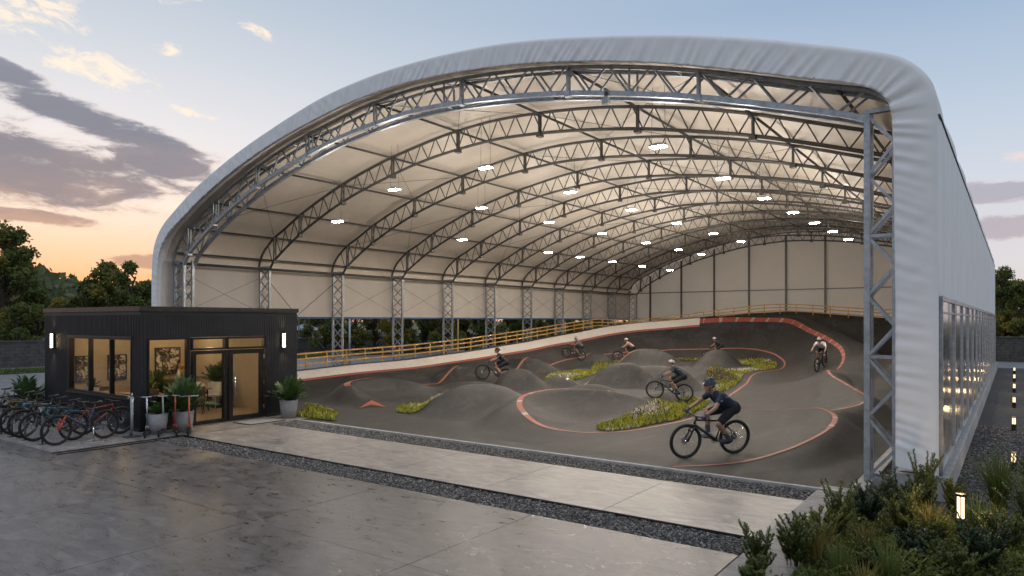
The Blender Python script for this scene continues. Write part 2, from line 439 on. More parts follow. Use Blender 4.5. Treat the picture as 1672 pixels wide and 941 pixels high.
# rollers: centre, direction of the crest (rad), half length, half width, height
CAMDIR = math.atan2(.585, .811)
ROLL = [(-21.6, 25.8, CAMDIR+.15, 2.6, 1.5, .66), (-22.2, 32.0, CAMDIR, 2.5, 1.6, .66), (-17.7, 25.0, CAMDIR-.1, 1.7, 1.3, .72), (-16.4, 26.2, CAMDIR-.2, 1.5, 1.0, .42), (-22.3, 21.9, CAMDIR+.2, 1.5, 1.5, .34), (-13.6, 24.0, CAMDIR+.1, 2.0, 1.6, .40),
        (-14.3, 18.0, CAMDIR+.15, 2.5, 2.3, .74), (-14.4, 28.6, CAMDIR-.05, 2.2, 1.7, .82), (-12.0, 28.6, CAMDIR+.5, 1.6, 1.9, .78), (-18.3, 39.6, CAMDIR, 2.9, 1.8, .8),
        (-21.9, 39.6, CAMDIR+.35, 1.6, 1.4, .5), (-14.2, 40.4, CAMDIR+.1, 1.9, 1.6, .8), (-18.2, 22.2, CAMDIR+.1, 2.4, 1.5, .40), (-15.2, 33.5, CAMDIR, 2.3, 1.8, .42), (-11.6, 32.6, CAMDIR+.2, 1.5, 1.2, .45),
        (-10.4, 24.2, CAMDIR+.7, 1.6, 1.7, .35)]
def track_h(X, Y):
    X = np.asarray(X, float); Y = np.asarray(Y, float)
    acc = np.zeros(X.shape); p = 4.0
    def add(h):
        nonlocal acc
        acc = acc+np.maximum(h, 0)**p
    d, H, W = seg_field(X, Y, BERM, 1.2, 1.0)
    win = 1.7+1.05*H
    left = (X > -23.9) | (Y > 45)
    # inner side is to the right of travel for this line
    inner = W < 1.1
    sin_ = np.clip(d/win, 0, 1); sout = np.clip((d-.55)/np.where((X < -20) | (Y > 49.5), .9, 2.6), 0, 1)
    add(np.where(inner, H*(1-sin_)**1.8, H*(.5+.5*np.cos(np.pi*sout))))
    for pl, wl, wr, bowl in ((BACK, 1.5, 1.5, 0), (CORNER, 3.4, 3.6, 0), (RIGHTM, 1.5, 3.0, 2), (RINGR, 1.1, 2.3, 2), (RINGL, 1.5, 2.1, 2), (LOOP, 1.3, 1.6, 2)):
        d, H, W = seg_field(X, Y, pl, wl, wr)
        s = np.clip(d/W, 0, 1)
        bell = .5+.5*np.cos(np.pi*s)
        if bowl:
            s2 = np.clip((d-.12)/W, 0, 1)
            conc = (1-s2)**2.2
            k = np.clip(d/.25, 0, 1)
            inn = (W == wr) if bowl == 2 else (W == wl)
            bell = np.where(inn, conc, bell)
        add(H*bell)
    for (cx, cy, a, L, Wd, h) in ROLL:
        big = cx == -14.3; L *= .95 if big else .88; Wd *= .92 if big else .74; h *= 1.24
        u = (X-cx)*math.cos(a)+(Y-cy)*math.sin(a); v = -(X-cx)*math.sin(a)+(Y-cy)*math.cos(a)
        s = np.clip(np.sqrt((np.abs(u)/L)**2.6+(np.abs(v)/Wd)**2), 0, 1)
        add(h*(.5+.5*np.cos(np.pi*s))**.85)
    base = .018*np.clip(Y-24, 0, 30)*np.clip((Y-22)/8, 0, 1)
    wav = .025*np.sin(X*.9+1.3*np.sin(Y*.35))*np.sin(Y*.8+.6*np.sin(X*.5))
    edge = np.clip((Y-13.25)/2.2, 0, 1)*np.clip((-2.35-X)/1.2, 0, 1)
    edge = edge*edge*(3-2*edge)
    leftok = np.where(X < -22, 1.0, edge)
    return (acc**(1/p)+base+wav*.8)*leftok
# ---------------------------------------------------------------- world, camera, sun
YAW = math.atan2(821, 1137)
cam = bpy.data.cameras.new('camera'); camo = link('camera', cam); scene.camera = camo
camo.location = (0, 0, 3.0); camo.rotation_euler = (PI/2, 0, YAW)
cam.sensor_width = 36; cam.lens = 36*1137/1672; cam.shift_y = .032; cam.clip_end = 6000; cam.clip_start = .1
SUN_AZ = 67.5           # degrees from +Y towards -X
SUN_EL = 3.0
sd = Vector((-math.sin(math.radians(SUN_AZ))*math.cos(math.radians(SUN_EL)), math.cos(math.radians(SUN_AZ))*math.cos(math.radians(SUN_EL)), math.sin(math.radians(SUN_EL))))
sun = bpy.data.lights.new('sun', 'SUN'); suno = link('sun', sun); sun.energy = 1.2; sun.angle = math.radians(.5); sun.color = (1, .62, .34)
suno.rotation_euler = (-sd).to_track_quat('-Z', 'Y').to_euler()
suno.location = sd*100+Vector((0, 0, 30))
world = bpy.data.worlds.new('World'); scene.world = world; world.use_nodes = True
def build_sky():
    t = NT(world.node_tree); bg = t.n['Background']
    g = t.node('ShaderNodeTexCoord').outputs['Generated']
    sx = t.node('ShaderNodeSeparateXYZ'); t.l.new(g, sx.inputs[0]); X, Y, Z = sx.outputs
    az = t.m('MULTIPLY', t.m('ARCTAN2', t.m('MULTIPLY', X, -1), Y), 180/PI)     # degrees towards -X
    el = t.m('MULTIPLY', t.m('ARCSINE', Z), 180/PI)
    sky = t.node('ShaderNodeTexSky', sky_type='NISHITA'); sky.sun_disc = False
    sky.sun_elevation = math.radians(SUN_EL); sky.sun_rotation = math.radians(-SUN_AZ); sky.air_density = 1.3; sky.dust_density = 1.5
    d = t.m('ABSOLUTE', t.m('SUBTRACT', az, SUN_AZ+6)); d = t.m('MINIMUM', d, t.m('SUBTRACT', 360, d))
    near = t.smooth(d, 2, 75, 1, 0)
    e01 = t.m('DIVIDE', el, 50, clamp=True)
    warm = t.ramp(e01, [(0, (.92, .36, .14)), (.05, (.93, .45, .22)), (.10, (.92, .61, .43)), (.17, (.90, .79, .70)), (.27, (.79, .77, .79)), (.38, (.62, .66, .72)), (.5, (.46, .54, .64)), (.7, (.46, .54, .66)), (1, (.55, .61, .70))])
    cool = t.ramp(e01, [(0, (.72, .62, .60)), (.08, (.70, .67, .69)), (.2, (.62, .66, .74)), (.30, (.49, .58, .70)), (.46, (.31, .43, .60)), (.56, (.34, .45, .60)), (.75, (.52, .59, .70)), (1, (.62, .67, .75))])  # upper stops of both ramps raised, out of view, to brighten ground and trees
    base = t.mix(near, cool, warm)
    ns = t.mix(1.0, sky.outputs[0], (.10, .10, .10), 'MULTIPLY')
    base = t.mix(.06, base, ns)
    # clouds: banks placed in direction space, broken up by noise stretched along the horizon
    cv = t.node('ShaderNodeCombineXYZ'); t.put(cv.inputs[0], t.m('MULTIPLY', az, .055)); t.put(cv.inputs[1], t.m('MULTIPLY', el, .17)); cv.inputs[2].default_value = 1.7
    n = t.m('ADD', t.m('MULTIPLY', t.noise(cv.outputs[0], 1.5, 9, .58, .25), .45), t.m('MULTIPLY', t.noise(cv.outputs[0], 4.6, 10, .66, .5), .60))
    def bank(a0, e0, aw, ew, tilt):
        da = t.m('SUBTRACT', az, a0); q1 = t.m('POWER', t.m('ABSOLUTE', t.m('DIVIDE', da, aw)), 2)
        de = t.m('SUBTRACT', t.m('SUBTRACT', el, e0), t.m('MULTIPLY', da, tilt)); q2 = t.m('POWER', t.m('ABSOLUTE', t.m('DIVIDE', de, ew)), 2)
        return t.m('SUBTRACT', 1, t.m('ADD', q1, q2), clamp=True)
    dark = None
    for b in [(79, 11.3, 23, 4.3, .10), (66, 13.6, 10, 1.6, .24), (74, 16.6, 6, 1.5, .25), (62.5, 11.6, 5, 1.6, .15), (62, 4.4, 7.5, 1.1, -.06), (70.5, 7.0, 6, .7, .05), (1.5, 8.6, 6, 1.1, .05), (0, 6.2, 8, 1.2, 0), (100, 16, 14, 4, 0), (-60, 12, 25, 4, 0), (-20, 5, 16, 1.6, 0), (150, 14, 30, 5, 0), (-120, 16, 30, 5, 0)]:
        k = bank(*b); dark = k if dark is None else t.m('MAXIMUM', dark, k)
    dens = t.smooth(t.m('ADD', n, t.m('MULTIPLY', dark, .42)), .61, .86)
    dens = t.m('MULTIPLY', dens, t.smooth(dark, 0, .12))
    n2 = t.noise(cv.outputs[0], 3.1, 6, .6)
    ccol_w = t.ramp(t.m('ADD', t.m('DIVIDE', el, 22), t.m('MULTIPLY_ADD', n2, .3, -.15), clamp=True), [(.12, (.62, .34, .20)), (.30, (.52, .33, .25)), (.42, (.29, .235, .245)), (.62, (.20, .20, .245)), (.85, (.23, .25, .31))])
    ccol_c = t.ramp(t.m('ADD', t.m('DIVIDE', el, 22), t.m('MULTIPLY_ADD', n2, .4, -.2), clamp=True), [(.15, (.52, .42, .42)), (.4, (.42, .40, .46)), (.7, (.40, .43, .52))])
    ccol = t.mix(near, ccol_c, ccol_w)
    lit = t.mix(near, (.66, .58, .60), t.ramp(t.m('DIVIDE', el, 22), [(.1, (.95, .62, .36)), (.5, (.80, .68, .62)), (.9, (.72, .70, .74))]))
    ccol = t.mix(t.smooth(t.m('ADD', dens, t.m('MULTIPLY_ADD', n2, .7, -.35)), .3, 1.0), lit, ccol)
    c1 = t.mix(t.m('MULTIPLY', dens, .93), base, ccol)
    light = None
    for b in [(71, 20.5, 5.5, 2.6, .1), (66.5, 17.3, 5.5, 1.7, .2), (62, 23.0, 3.0, 1.4, .1), (74, 23, 5, 2, .1), (60.5, 15.2, 2.5, .6, .1), (-2, 11.0, 5, .8, 0), (62, 19.4, 2.5, .7, 0), (56, 21.5, 2.2, .8, .2)]:
        k = bank(*b); light = k if light is None else t.m('MAXIMUM', light, k)
    cv2 = t.node('ShaderNodeCombineXYZ'); t.put(cv2.inputs[0], t.m('MULTIPLY', az, .16)); t.put(cv2.inputs[1], t.m('MULTIPLY', t.m('SUBTRACT', el, t.m('MULTIPLY', az, .2)), .36)); cv2.inputs[2].default_value = 4.2
    nl = t.noise(cv2.outputs[0], 2.9, 8, .64, .4)
    dl = t.m('MULTIPLY', t.smooth(t.m('ADD', nl, t.m('MULTIPLY', light, .34)), .68, .92), t.smooth(light, 0, .2))
    c2 = t.mix(t.m('MULTIPLY', dl, .85), c1, t.mix(near, (.80, .66, .62), (1.0, .84, .66)))
    below = t.smooth(el, -4, 0)
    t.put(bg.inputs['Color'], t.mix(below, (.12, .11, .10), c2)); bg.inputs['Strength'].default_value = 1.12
build_sky()

# ---------------------------------------------------------------- ground surfaces
def sheet(name, x0, x1, y0, y1, z, m, label, cat, sub=1):
    b = MB(); b.add([(x0, y0, z), (x1, y0, z), (x1, y1, z), (x0, y1, z)], [(0, 1, 2, 3)])
    return tag(b.build(name, m), label, cat, kind='structure')
sheet('ground', -2500, 2500, -2500, 2500, -.06, M['ground'], 'rough grassy ground reaching out to the horizon', 'ground')
sheet('road', -52.6, -25.2, -30, 120, -.03, M['road'], 'grey road and forecourt running past the left of the hall', 'road')
# grass verge along the road
def blades(name, pts, hmin, hmax, w, mats, label, cat, lean=.5, mi=None, kind='stuff', parent=None):
    """one mesh of bent grass blades; pts (n,3)"""
    pts = np.asarray(pts, float); n = len(pts)
    a = RNG.uniform(0, 2*PI, n); h = RNG.uniform(hmin, hmax, n); ln = RNG.uniform(.1, lean, n)*h
    la = RNG.uniform(0, 2*PI, n); wx, wy = np.cos(a)*w/2, np.sin(a)*w/2
    lx, ly = np.cos(la)*ln, np.sin(la)*ln
    V = np.zeros((n, 5, 3))
    V[:, 0] = pts+np.stack([-wx, -wy, 0*h], 1); V[:, 1] = pts+np.stack([wx, wy, 0*h], 1)
    V[:, 2] = pts+np.stack([wx*.8+lx*.35, wy*.8+ly*.35, h*.6], 1); V[:, 3] = pts+np.stack([-wx*.8+lx*.35, -wy*.8+ly*.35, h*.6], 1)
    V[:, 4] = pts+np.stack([lx, ly, h], 1)
    F = np.zeros((n, 3, 3), int); b = np.arange(n)*5
    F[:, 0] = np.stack([b, b+1, b+2], 1); F[:, 1] = np.stack([b, b+2, b+3], 1); F[:, 2] = np.stack([b+3, b+2, b+4], 1)
    me = npmesh(name, V.reshape(-1, 3), F.reshape(-1, 3), mats, None if mi is None else np.repeat(mi, 3))
    o = link(name, me, parent)
    return tag(o, label, cat, kind=kind)
b = MB(); b.box((-47.2, 25, -.005), (2.2, 90, .05)); tag(b.build('verge', M['ground']), 'low grass verge between the two grey lanes on the left', 'verge', kind='structure')
P = np.stack([RNG.uniform(-48.3, -46.1, 9000), RNG.uniform(2, 60, 9000), np.full(9000, .02)], 1)
blades('grass', P, .10, .28, .05, M['blade'], 'strip of short grass on the verge beside the road', 'grass')

# paved plaza: separate slabs with open joints over a dark bed
def slabs(name, xs, ys, z0, z1, m, label, cat, gap=.013, z=0):
    b = MB()
    for x0, x1 in zip(xs[:-1], xs[1:]):
        for y0, y1 in zip(ys[:-1], ys[1:]): b.span(x0+gap/2, x1-gap/2, y0+gap/2, y1-gap/2, z0, z1)
    return tag(b.build(name, m), label, cat, kind='structure')
sheet('paving_bed', -30, -2.1, -12, 13.2, -.045, M['joint'], 'dark joint bed under the paving slabs', 'paving')
slabs('plaza_paving', [-2.86-3.2*i for i in range(9)][::-1], [-9.4, -6.3, -3.2, -.1, 3.05, 6.2, 8.93], -.04, 0, M['plaza'], 'large polished grey concrete slabs of the forecourt in the foreground', 'paving')
slabs('entrance_path', [-17.6+2.46*i for i in range(7)], [9.72, 12.28], -.04, 0, M['path'], 'sand coloured concrete walkway between the two gravel strips', 'path', .011)
slabs('cafe_apron', [-18.95, -17.62], [9.72, 12.28, 14.6], -.04, .001, M['path'], 'pale concrete landing in front of the cafe doors', 'path')
slabs('bike_parking_pad', [-28.5, -25.5, -22.5, -19.5, -17.62], [6.65, 9.70], -.04, .035, M['border'], 'grey concrete pad carrying the row of parked bicycles', 'pad', .008)
slabs('border_paving', [-2.84, -2.12], [-8+1.2*i for i in range(19)], -.04, .012, M['border'], 'narrow grey border slabs along the planting bed', 'paving', .008)
b = MB(); b.span(-17.62, -2.86, 9.70, 9.725, -.04, .02); b.span(-17.6, -17.575, 6.65, 9.7, -.04, .02); b.span(-17.35, -17.33, 6.65, 8.93, -.04, .02)
tag(b.build('steel_edging', M['black']), 'thin black steel edging along the gravel channel', 'edging', kind='structure')
b = MB(); b.span(-17.6, -2.4, 13.15, 13.25, -.04, .035); b.span(-2.36, -2.12, 13.25, 24, -.04, .05); b.span(-2.36, -2.12, 24.01, 52, -.04, .05)
tag(b.build('kerb', M['white_plinth']), 'pale concrete kerb edging the asphalt track', 'kerb', kind='structure')
# gravel channels of real pebbles
ICO_V = None
def pebbles(name, rects, dens, size, z, label):
    import bmesh
    bm = bmesh.new(); bmesh.ops.create_icosphere(bm, subdivisions=1, radius=1)
    bv = np.array([v.co[:] for v in bm.verts]); bf = np.array([[v.index for v in f.verts] for f in bm.faces]); bm.free()
    C = []
    for (x0, x1, y0, y1) in rects:
        n = int((x1-x0)*(y1-y0)*dens); C.append(np.stack([RNG.uniform(x0, x1, n), RNG.uniform(y0, y1, n), RNG.uniform(z-.012, z+.008, n)], 1))
    C = np.concatenate(C); n = len(C)
    S = RNG.uniform(.5, 1.25, (n, 3))*size; S[:, 2] *= .7
    a = RNG.uniform(0, 2*PI, n); ca, sa = np.cos(a), np.sin(a)
    L = bv[None]*(1+RNG.uniform(-.22, .22, (n, len(bv), 1)))*S[:, None, :]
    V = np.stack([L[..., 0]*ca[:, None]-L[..., 1]*sa[:, None], L[..., 0]*sa[:, None]+L[..., 1]*ca[:, None], L[..., 2]], 2)+C[:, None, :]
    F = bf[None]+(np.arange(n)*len(bv))[:, None, None]
    o = link(name, npmesh(name, V.reshape(-1, 3), F.reshape(-1, 3), M['pebble']))
    return tag(o, label, 'gravel', kind='stuff')
sheet('gravel_channel_bed', -17.56, -2.86, 8.94, 9.70, -.03, M['gravel'], 'dark gravel channel bed crossing the foreground paving', 'gravel')
sheet('gravel_strip_bed', -17.6, -2.86, 12.3, 13.15, -.028, M['gravel'], 'dark gravel strip bed along the front of the track', 'gravel')
sheet('gravel_margin_bed', -17.575, -17.35, 6.65, 8.93, -.026, M['gravel'], 'thin gravel line beside the bicycle pad', 'gravel')
pebbles('gravel', [(-17.55, -2.88, 8.95, 9.68)], 1150, .021, -.012, 'dark pebbles filling the channel across the paving')
pebbles('gravel', [(-17.6, -2.86, 12.3, 13.13)], 1000, .021, -.012, 'dark pebbles filling the strip along the track kerb')
sheet('gravel_yard', -2.1, 6, 11.9, 63, -.02, M['gravel'], 'dark gravel margin along the right side of the hall', 'gravel')
pebbles('gravel', [(-.9, 1.6, 13.6, 24)], 330, .026, -.012, 'loose dark gravel beside the glazed hall wall')
pebbles('gravel', [(-2.1, -1.7, 13.3, 17)], 600, .022, -.005, 'loose dark gravel around the foot of the front column')
sheet('planting_soil', -2.1, 9, -8, 12.4, -.012, M['soil'], 'dark soil of the planting bed at the right front', 'soil')

# ---------------------------------------------------------------- pump track
nx = int(round((TX1-TX0)/TD))+1; ny = int(round((TY1-TY0)/TD))+1
GXs, GYs = np.meshgrid(np.linspace(TX0, TX1, nx), np.linspace(TY0, TY1, ny))
GZs = track_h(GXs, GYs)
def hz(x, y):
    fx = min(max((x-TX0)/(TX1-TX0)*(nx-1), 0), nx-1.001); fy = min(max((y-TY0)/(TY1-TY0)*(ny-1), 0), ny-1.001)
    i = int(fx); j = int(fy); u = fx-i; v = fy-j
    return float((GZs[j, i]*(1-u)+GZs[j, i+1]*u)*(1-v)+(GZs[j+1, i]*(1-u)+GZs[j+1, i+1]*u)*v)
jj, ii = np.meshgrid(np.arange(ny-1), np.arange(nx-1), indexing='ij')
base = (jj*nx+ii).ravel()
tm = npmesh('pump_track', np.stack([GXs.ravel(), GYs.ravel(), GZs.ravel()], 1), np.stack([base, base+1, base+nx+1, base+nx], 1), M['asphalt'], smooth=True)
dR, hR, wR = seg_field(GXs, GYs, RINGR, 1., 2.); dM, hM, wM = seg_field(GXs, GYs, RIGHTM, 1., 2.)
apr = np.where((wR < 1.5), np.clip((dR-.62)/.12, 0, 1), 0)*np.where((GXs > -6.6) & (GYs < 21.5), 1, 0)*np.clip((GYs-13.3)/.1, 0, 1)
apr = np.maximum(apr, np.where((wM < 1.5) & (GYs >= 21.5) & (GYs < 31), np.clip((dM-.9)/.12, 0, 1), 0))
at = tm.attributes.new('apron', 'FLOAT', 'POINT'); at.data.foreach_set('value', apr.astype(np.float32).ravel())
track = tag(link('pump_track', tm), 'undulating dark asphalt pump track with rollers and banked turns', 'pump track', kind='structure')
b = MB()     # back face and side of the bank so that it is solid from outside
for j in range(0, ny-1, 2):
    y0, y1 = GYs[j, 0], GYs[min(j+2, ny-1), 0]; z0, z1 = GZs[j, 0], GZs[min(j+2, ny-1), 0]
    b.add([(TX0, y0, -.05), (TX0, y1, -.05), (TX0, y1, z1), (TX0, y0, z0)], [(0, 1, 2, 3)])
for i in range(0, nx-1, 2):
    x0, x1 = GXs[-1, i], GXs[-1, min(i+2, nx-1)]; z0, z1 = GZs[-1, i], GZs[-1, min(i+2, nx-1)]
    b.add([(x0, TY1, -.05), (x1, TY1, -.05), (x1, TY1, z1), (x0, TY1, z0)], [(0, 1, 2, 3)])
b.build('bank_side', M['asphalt'], track)
def resample(pl, step):
    out = [np.array(pl[0][:2], float)]
    for p, q in zip(pl[:-1], pl[1:]):
        p = np.array(p[:2], float); q = np.array(q[:2], float); L = np.linalg.norm(q-p); k = max(1, int(round(L/step)))
        out += [p+(q-p)*(i+1)/k for i in range(k)]
    return np.array(out)
def ribbon(name, pl, w, m, off=0.0, step=.12, lift=.014, nw=3, smooth=True, w_end=None):
    """painted band lying on the track surface; off = signed shift to the right of travel"""
    pts = smooth_pl([tuple(p[:2])+(0,) for p in pl], 8) if smooth else pl
    P = resample(pts, step); n = len(P)
    T = np.gradient(P, axis=0); T /= np.linalg.norm(T, axis=1)[:, None]+1e-9
    N = np.stack([T[:, 1], -T[:, 0]], 1)
    V = []; ww = np.linspace(w, w_end if w_end else w, n)
    for i in range(n):
        for k in range(nw+1):
            q = P[i]+N[i]*(off+ww[i]*(k/nw-.5)); V.append((q[0], q[1], hz(q[0], q[1])+lift))
    F = [(i*(nw+1)+k, i*(nw+1)+k+1, (i+1)*(nw+1)+k+1, (i+1)*(nw+1)+k) for i in range(n-1) for k in range(nw)]
    me = npmesh(name, V, F, m, smooth=True)
    uv = me.uv_layers.new(name='UVMap'); s = np.concatenate([[0], np.cumsum(np.linalg.norm(np.diff(P, axis=0), axis=1))])
    li = np.zeros(len(me.loops), np.int32); me.loops.foreach_get('vertex_index', li)
    uv.data.foreach_set('uv', np.stack([s[li//(nw+1)], (li % (nw+1))/nw], 1).astype(np.float32).ravel())
    return link(name, me, track)
kb = next(i for i, p in enumerate(BERM) if p[0] > -18.6 and p[1] > 45)
ribbon('white_band', BERM[:kb], .50, M['white_strip'], .27, smooth=False, nw=5)
ribbon('red_band', BERM[:kb], .11, M['red_line'], .60, smooth=False)
ribbon('red_and_white_band', BERM[kb-1:-3], .32, M['tape'], .26, smooth=False, nw=5, w_end=.12)
ribbon('painted_line', [(-22.0, 27.6), (-22.1, 31.0), (-22.0, 33.5), (-22.3, 36.7), (-22.1, 40.6), (-21.3, 44.2), (-19.5, 46.5), (-16.3, 47.3), (-14.1, 46.8), (-12.5, 45.5), (-11.2, 43.2), (-10.75, 41.5), (-10.7, 39.6), (-11.0, 37.9), (-10.8, 35.7), (-9.9, 32.0), (-9.55, 30.0), (-9.1, 27.2)], .10, M['pink_line'])
ribbon('tape_line', RINGL[4:-14], .165, M['tape'], -.02, smooth=False)
ribbon('painted_line', [(-10.2, 15.64), (-9.43, 15.94), (-9.03, 16.38), (-8.67, 16.93), (-8.4, 17.87), (-8.18, 18.8), (-7.97, 20.4)], .09, M['pink_line'])
ribbon('tape_line', RINGR[10:30], .12, M['tape'], -.02, smooth=False)
ribbon('painted_line', RINGR[29:], .075, M['red_line'], -.02, smooth=False)
ribbon('painted_line', [(-9.0, 23.3), (-8.2, 22.7)]+[(p[0], p[1]) for p in RINGR[:12:3]], .10, M['red_line'])
ribbon('tape_line', RIGHTM[4:-8], .11, M['tape'], 0, smooth=False)
ribbon('painted_line', RIGHTM[-10:], .08, M['pink_line'], 0, smooth=False)
ribbon('painted_line', [(-15.95, 26.2), (-16.0, 26.9), (-15.8, 27.7), (-15.45, 28.3), (-15.0, 28.6)], .09, M['white_line'])
ribbon('painted_line', [(-10.9, 20.5), (-10.6, 21.6), (-11.2, 23.2), (-11.6, 24.1)], .07, M['pink_line'])
ribbon('painted_line', [(-19.6, 37.4), (-19.5, 38.2), (-19.0, 39.0), (-18.3, 39.6)], .10, M['pink_line'])
ribbon('tape_line', LOOP[10:26], .22, M['tape'], -.05, smooth=False)
ribbon('painted_line', [(-19.0, 22.5), (-18.9, 23.6), (-18.6, 24.6), (-17.9, 25.1)], .07, M['pink_line'])
ribbon('painted_line', [(-22.4, 21.5), (-21.9, 24.0), (-21.7, 25.7)], .10, M['pink_line'])
ribbon('painted_line', [(-17.6, 22.0), (-16.6, 22.4), (-15.4, 22.1), (-14.5, 21.4)], .08, M['pink_line'])
TM = mat('rubber_tyre_mark', (.012, .012, .012), .6, 0, .5, 3)
for pl_ in ([(-8.6, 22.6), (-7.0, 20.6), (-5.6, 18.6), (-5.2, 16.6), (-5.9, 14.8), (-7.6, 13.9)], [(-8.9, 26.8), (-8.2, 24.0), (-6.6, 21.6), (-4.9, 19.2), (-4.6, 16.8), (-5.4, 14.9)], [(-9.2, 33.5), (-8.9, 30.2), (-8.3, 27.2), (-7.5, 24.4)], [(-10.3, 19.6), (-10.7, 18.4), (-10.2, 17.3), (-9.2, 17.1)], [(-16.3, 14.6), (-13.5, 14.5), (-10.8, 14.3), (-7.5, 14.0)], [(-22.6, 18.0), (-22.4, 24), (-22.6, 30)]):
    ribbon('tyre_mark', pl_, .045, TM, lift=.010)
# red arrow head
ar = [(-18.75, 17.35), (-17.55, 16.95), (-18.22, 16.85), (-18.15, 16.2)]
b = MB(); cs = np.mean(ar, 0)
NA = 14; gv = []; gf = []
def tri_patch(p, q, r):
    k = 10; idx = {}
    vs = []
    for i in range(k+1):
        for j in range(k+1-i):
            u, v = i/k, j/k; x = p[0]*(1-u-v)+q[0]*u+r[0]*v; y = p[1]*(1-u-v)+q[1]*u+r[1]*v
            idx[(i, j)] = len(vs); vs.append((x, y, hz(x, y)+.014))
    fs = []
    for i in range(k):
        for j in range(k-i):
            fs.append((idx[(i, j)], idx[(i+1, j)], idx[(i, j+1)]))
            if j < k-i-1: fs.append((idx[(i+1, j)], idx[(i+1, j+1)], idx[(i, j+1)]))
    b.add(vs, fs, True)
tri_patch(ar[0], ar[1], ar[2]); tri_patch(ar[0], ar[2], ar[3])
b.build('painted_arrow', M['red_line'], track)
# meadow islands
def inside(poly, x, y):
    r = np.zeros(x.shape, bool); n = len(poly)
    for i in range(n):
        x0, y0 = poly[i]; x1, y1 = poly[(i+1) % n]
        c = ((y0 > y) != (y1 > y)) & (x < (x1-x0)*(y-y0)/(y1-y0+1e-12)+x0); r ^= c
    return r
hzv = np.vectorize(hz)
def island(poly, label, dens=150, flow=.3, hmax=.12):
    poly = [tuple(p[:2]) for p in smooth_pl([tuple(p)+(0,) for p in poly]+[tuple(poly[0])+(0,)], 5)][:-1]
    xs = [p[0] for p in poly]; ys = [p[1] for p in poly]
    A = .5*abs(sum(poly[i][0]*poly[(i+1) % len(poly)][1]-poly[(i+1) % len(poly)][0]*poly[i][1] for i in range(len(poly))))
    n = int(dens*(max(xs)-min(xs))*(max(ys)-min(ys)))
    x = RNG.uniform(min(xs), max(xs), n); y = RNG.uniform(min(ys), max(ys), n); k = inside(poly, x, y); x, y = x[k], y[k]
    z = hzv(x, y)+.02
    # soil bed following the surface
    st = .12; gx = np.arange(min(xs)-st, max(xs)+st, st); gy = np.arange(min(ys)-st, max(ys)+st, st)
    bb = MB(); A_, B_ = np.meshgrid(gx, gy); ok = inside(poly, A_, B_)
    for j in range(len(gy)):
        for i in range(len(gx)):
            if ok[j, i]:
                c = [(gx[i]-st/2, gy[j]-st/2), (gx[i]+st/2, gy[j]-st/2), (gx[i]+st/2, gy[j]+st/2), (gx[i]-st/2, gy[j]+st/2)]
                bb.add([(p[0], p[1], hz(*p)+.022) for p in c], [(0, 1, 2, 3)])
    sv = np.sin(x*1.7+y*.9)+np.sin(y*1.3-x*.6)+RNG.normal(0, .5, len(x))
    isf = (sv > 1.1) & (RNG.uniform(0, 1, len(x)) < flow*2)
    o = blades('grass', np.stack([x, y, z], 1), .05, hmax, .045, [M['meadow'], M['flower'], M['blade']], label, 'grass', .9, np.where(isf, 1, np.where(RNG.uniform(0, 1, len(x)) < .25, 2, 0)))
    bb.build('soil', M['soil'], o)
island([(-17.2, 25.3), (-18.7, 28.5), (-20.3, 32), (-20.1, 34), (-19.2, 34.4), (-18.2, 33), (-17.5, 29.7), (-16.9, 27.0)], 'long yellow green grass island left of the middle rollers', 130)
island([(-19.6, 34.9), (-21.2, 38.0), (-21.2, 39.3), (-19.6, 38.3), (-18.2, 36.5), (-18.4, 35)], 'small grass island behind the long middle one', 110)
island([(-17.27, 17.3), (-17.4, 18.3), (-16.6, 19.0), (-15.9, 18.6), (-15.5, 17.2), (-15.4, 16.3), (-16.4, 16.3)], 'round grass island with white flowers near the red arrow', 330, .6)
island([(-18.4, 13.7), (-19.6, 15.2), (-20.6, 15.9), (-18.2, 15.2), (-17.0, 14.2), (-16.6, 13.7)], 'grass corner beside the cafe and its right planter', 320, .2)
island([(-8.95, 16.75), (-9.5, 17.2), (-9.75, 18.9), (-9.7, 20.7), (-9.75, 23.6), (-9.4, 25.6), (-8.75, 23.6), (-8.2, 20.8), (-8.5, 18.5), (-8.75, 17.2)], 'flowery grass island behind the nearest cyclist', 300, .6)
island([(-12.6, 34.2), (-13.2, 36.4), (-12.9, 38.2), (-12.3, 39.6), (-12.6, 41.6), (-14.4, 43.0), (-15.2, 44.9), (-13.6, 45.4), (-12.1, 43.9), (-11.3, 42.2), (-11.05, 40), (-11.5, 38.2), (-11.3, 36), (-10.35, 32.4), (-9.95, 30), (-9.8, 28.4), (-10.5, 28.4), (-11.4, 31)], 'curving grass island with pale flowers by the far right turn', 140, .5)
island([(-19.2, 44.6), (-18.3, 45.6), (-16.8, 45.8), (-15.4, 44.9), (-16, 44.2), (-17.6, 44.2)], 'thin distant grass island before the rear banked turn', 110)
island([(-6.2, 47.6), (-5.2, 45.2), (-4.1, 42.5), (-3.3, 42.7), (-4.2, 46), (-5.4, 48.2)], 'grass patch on the rear right bank below the railing', 130, .1)
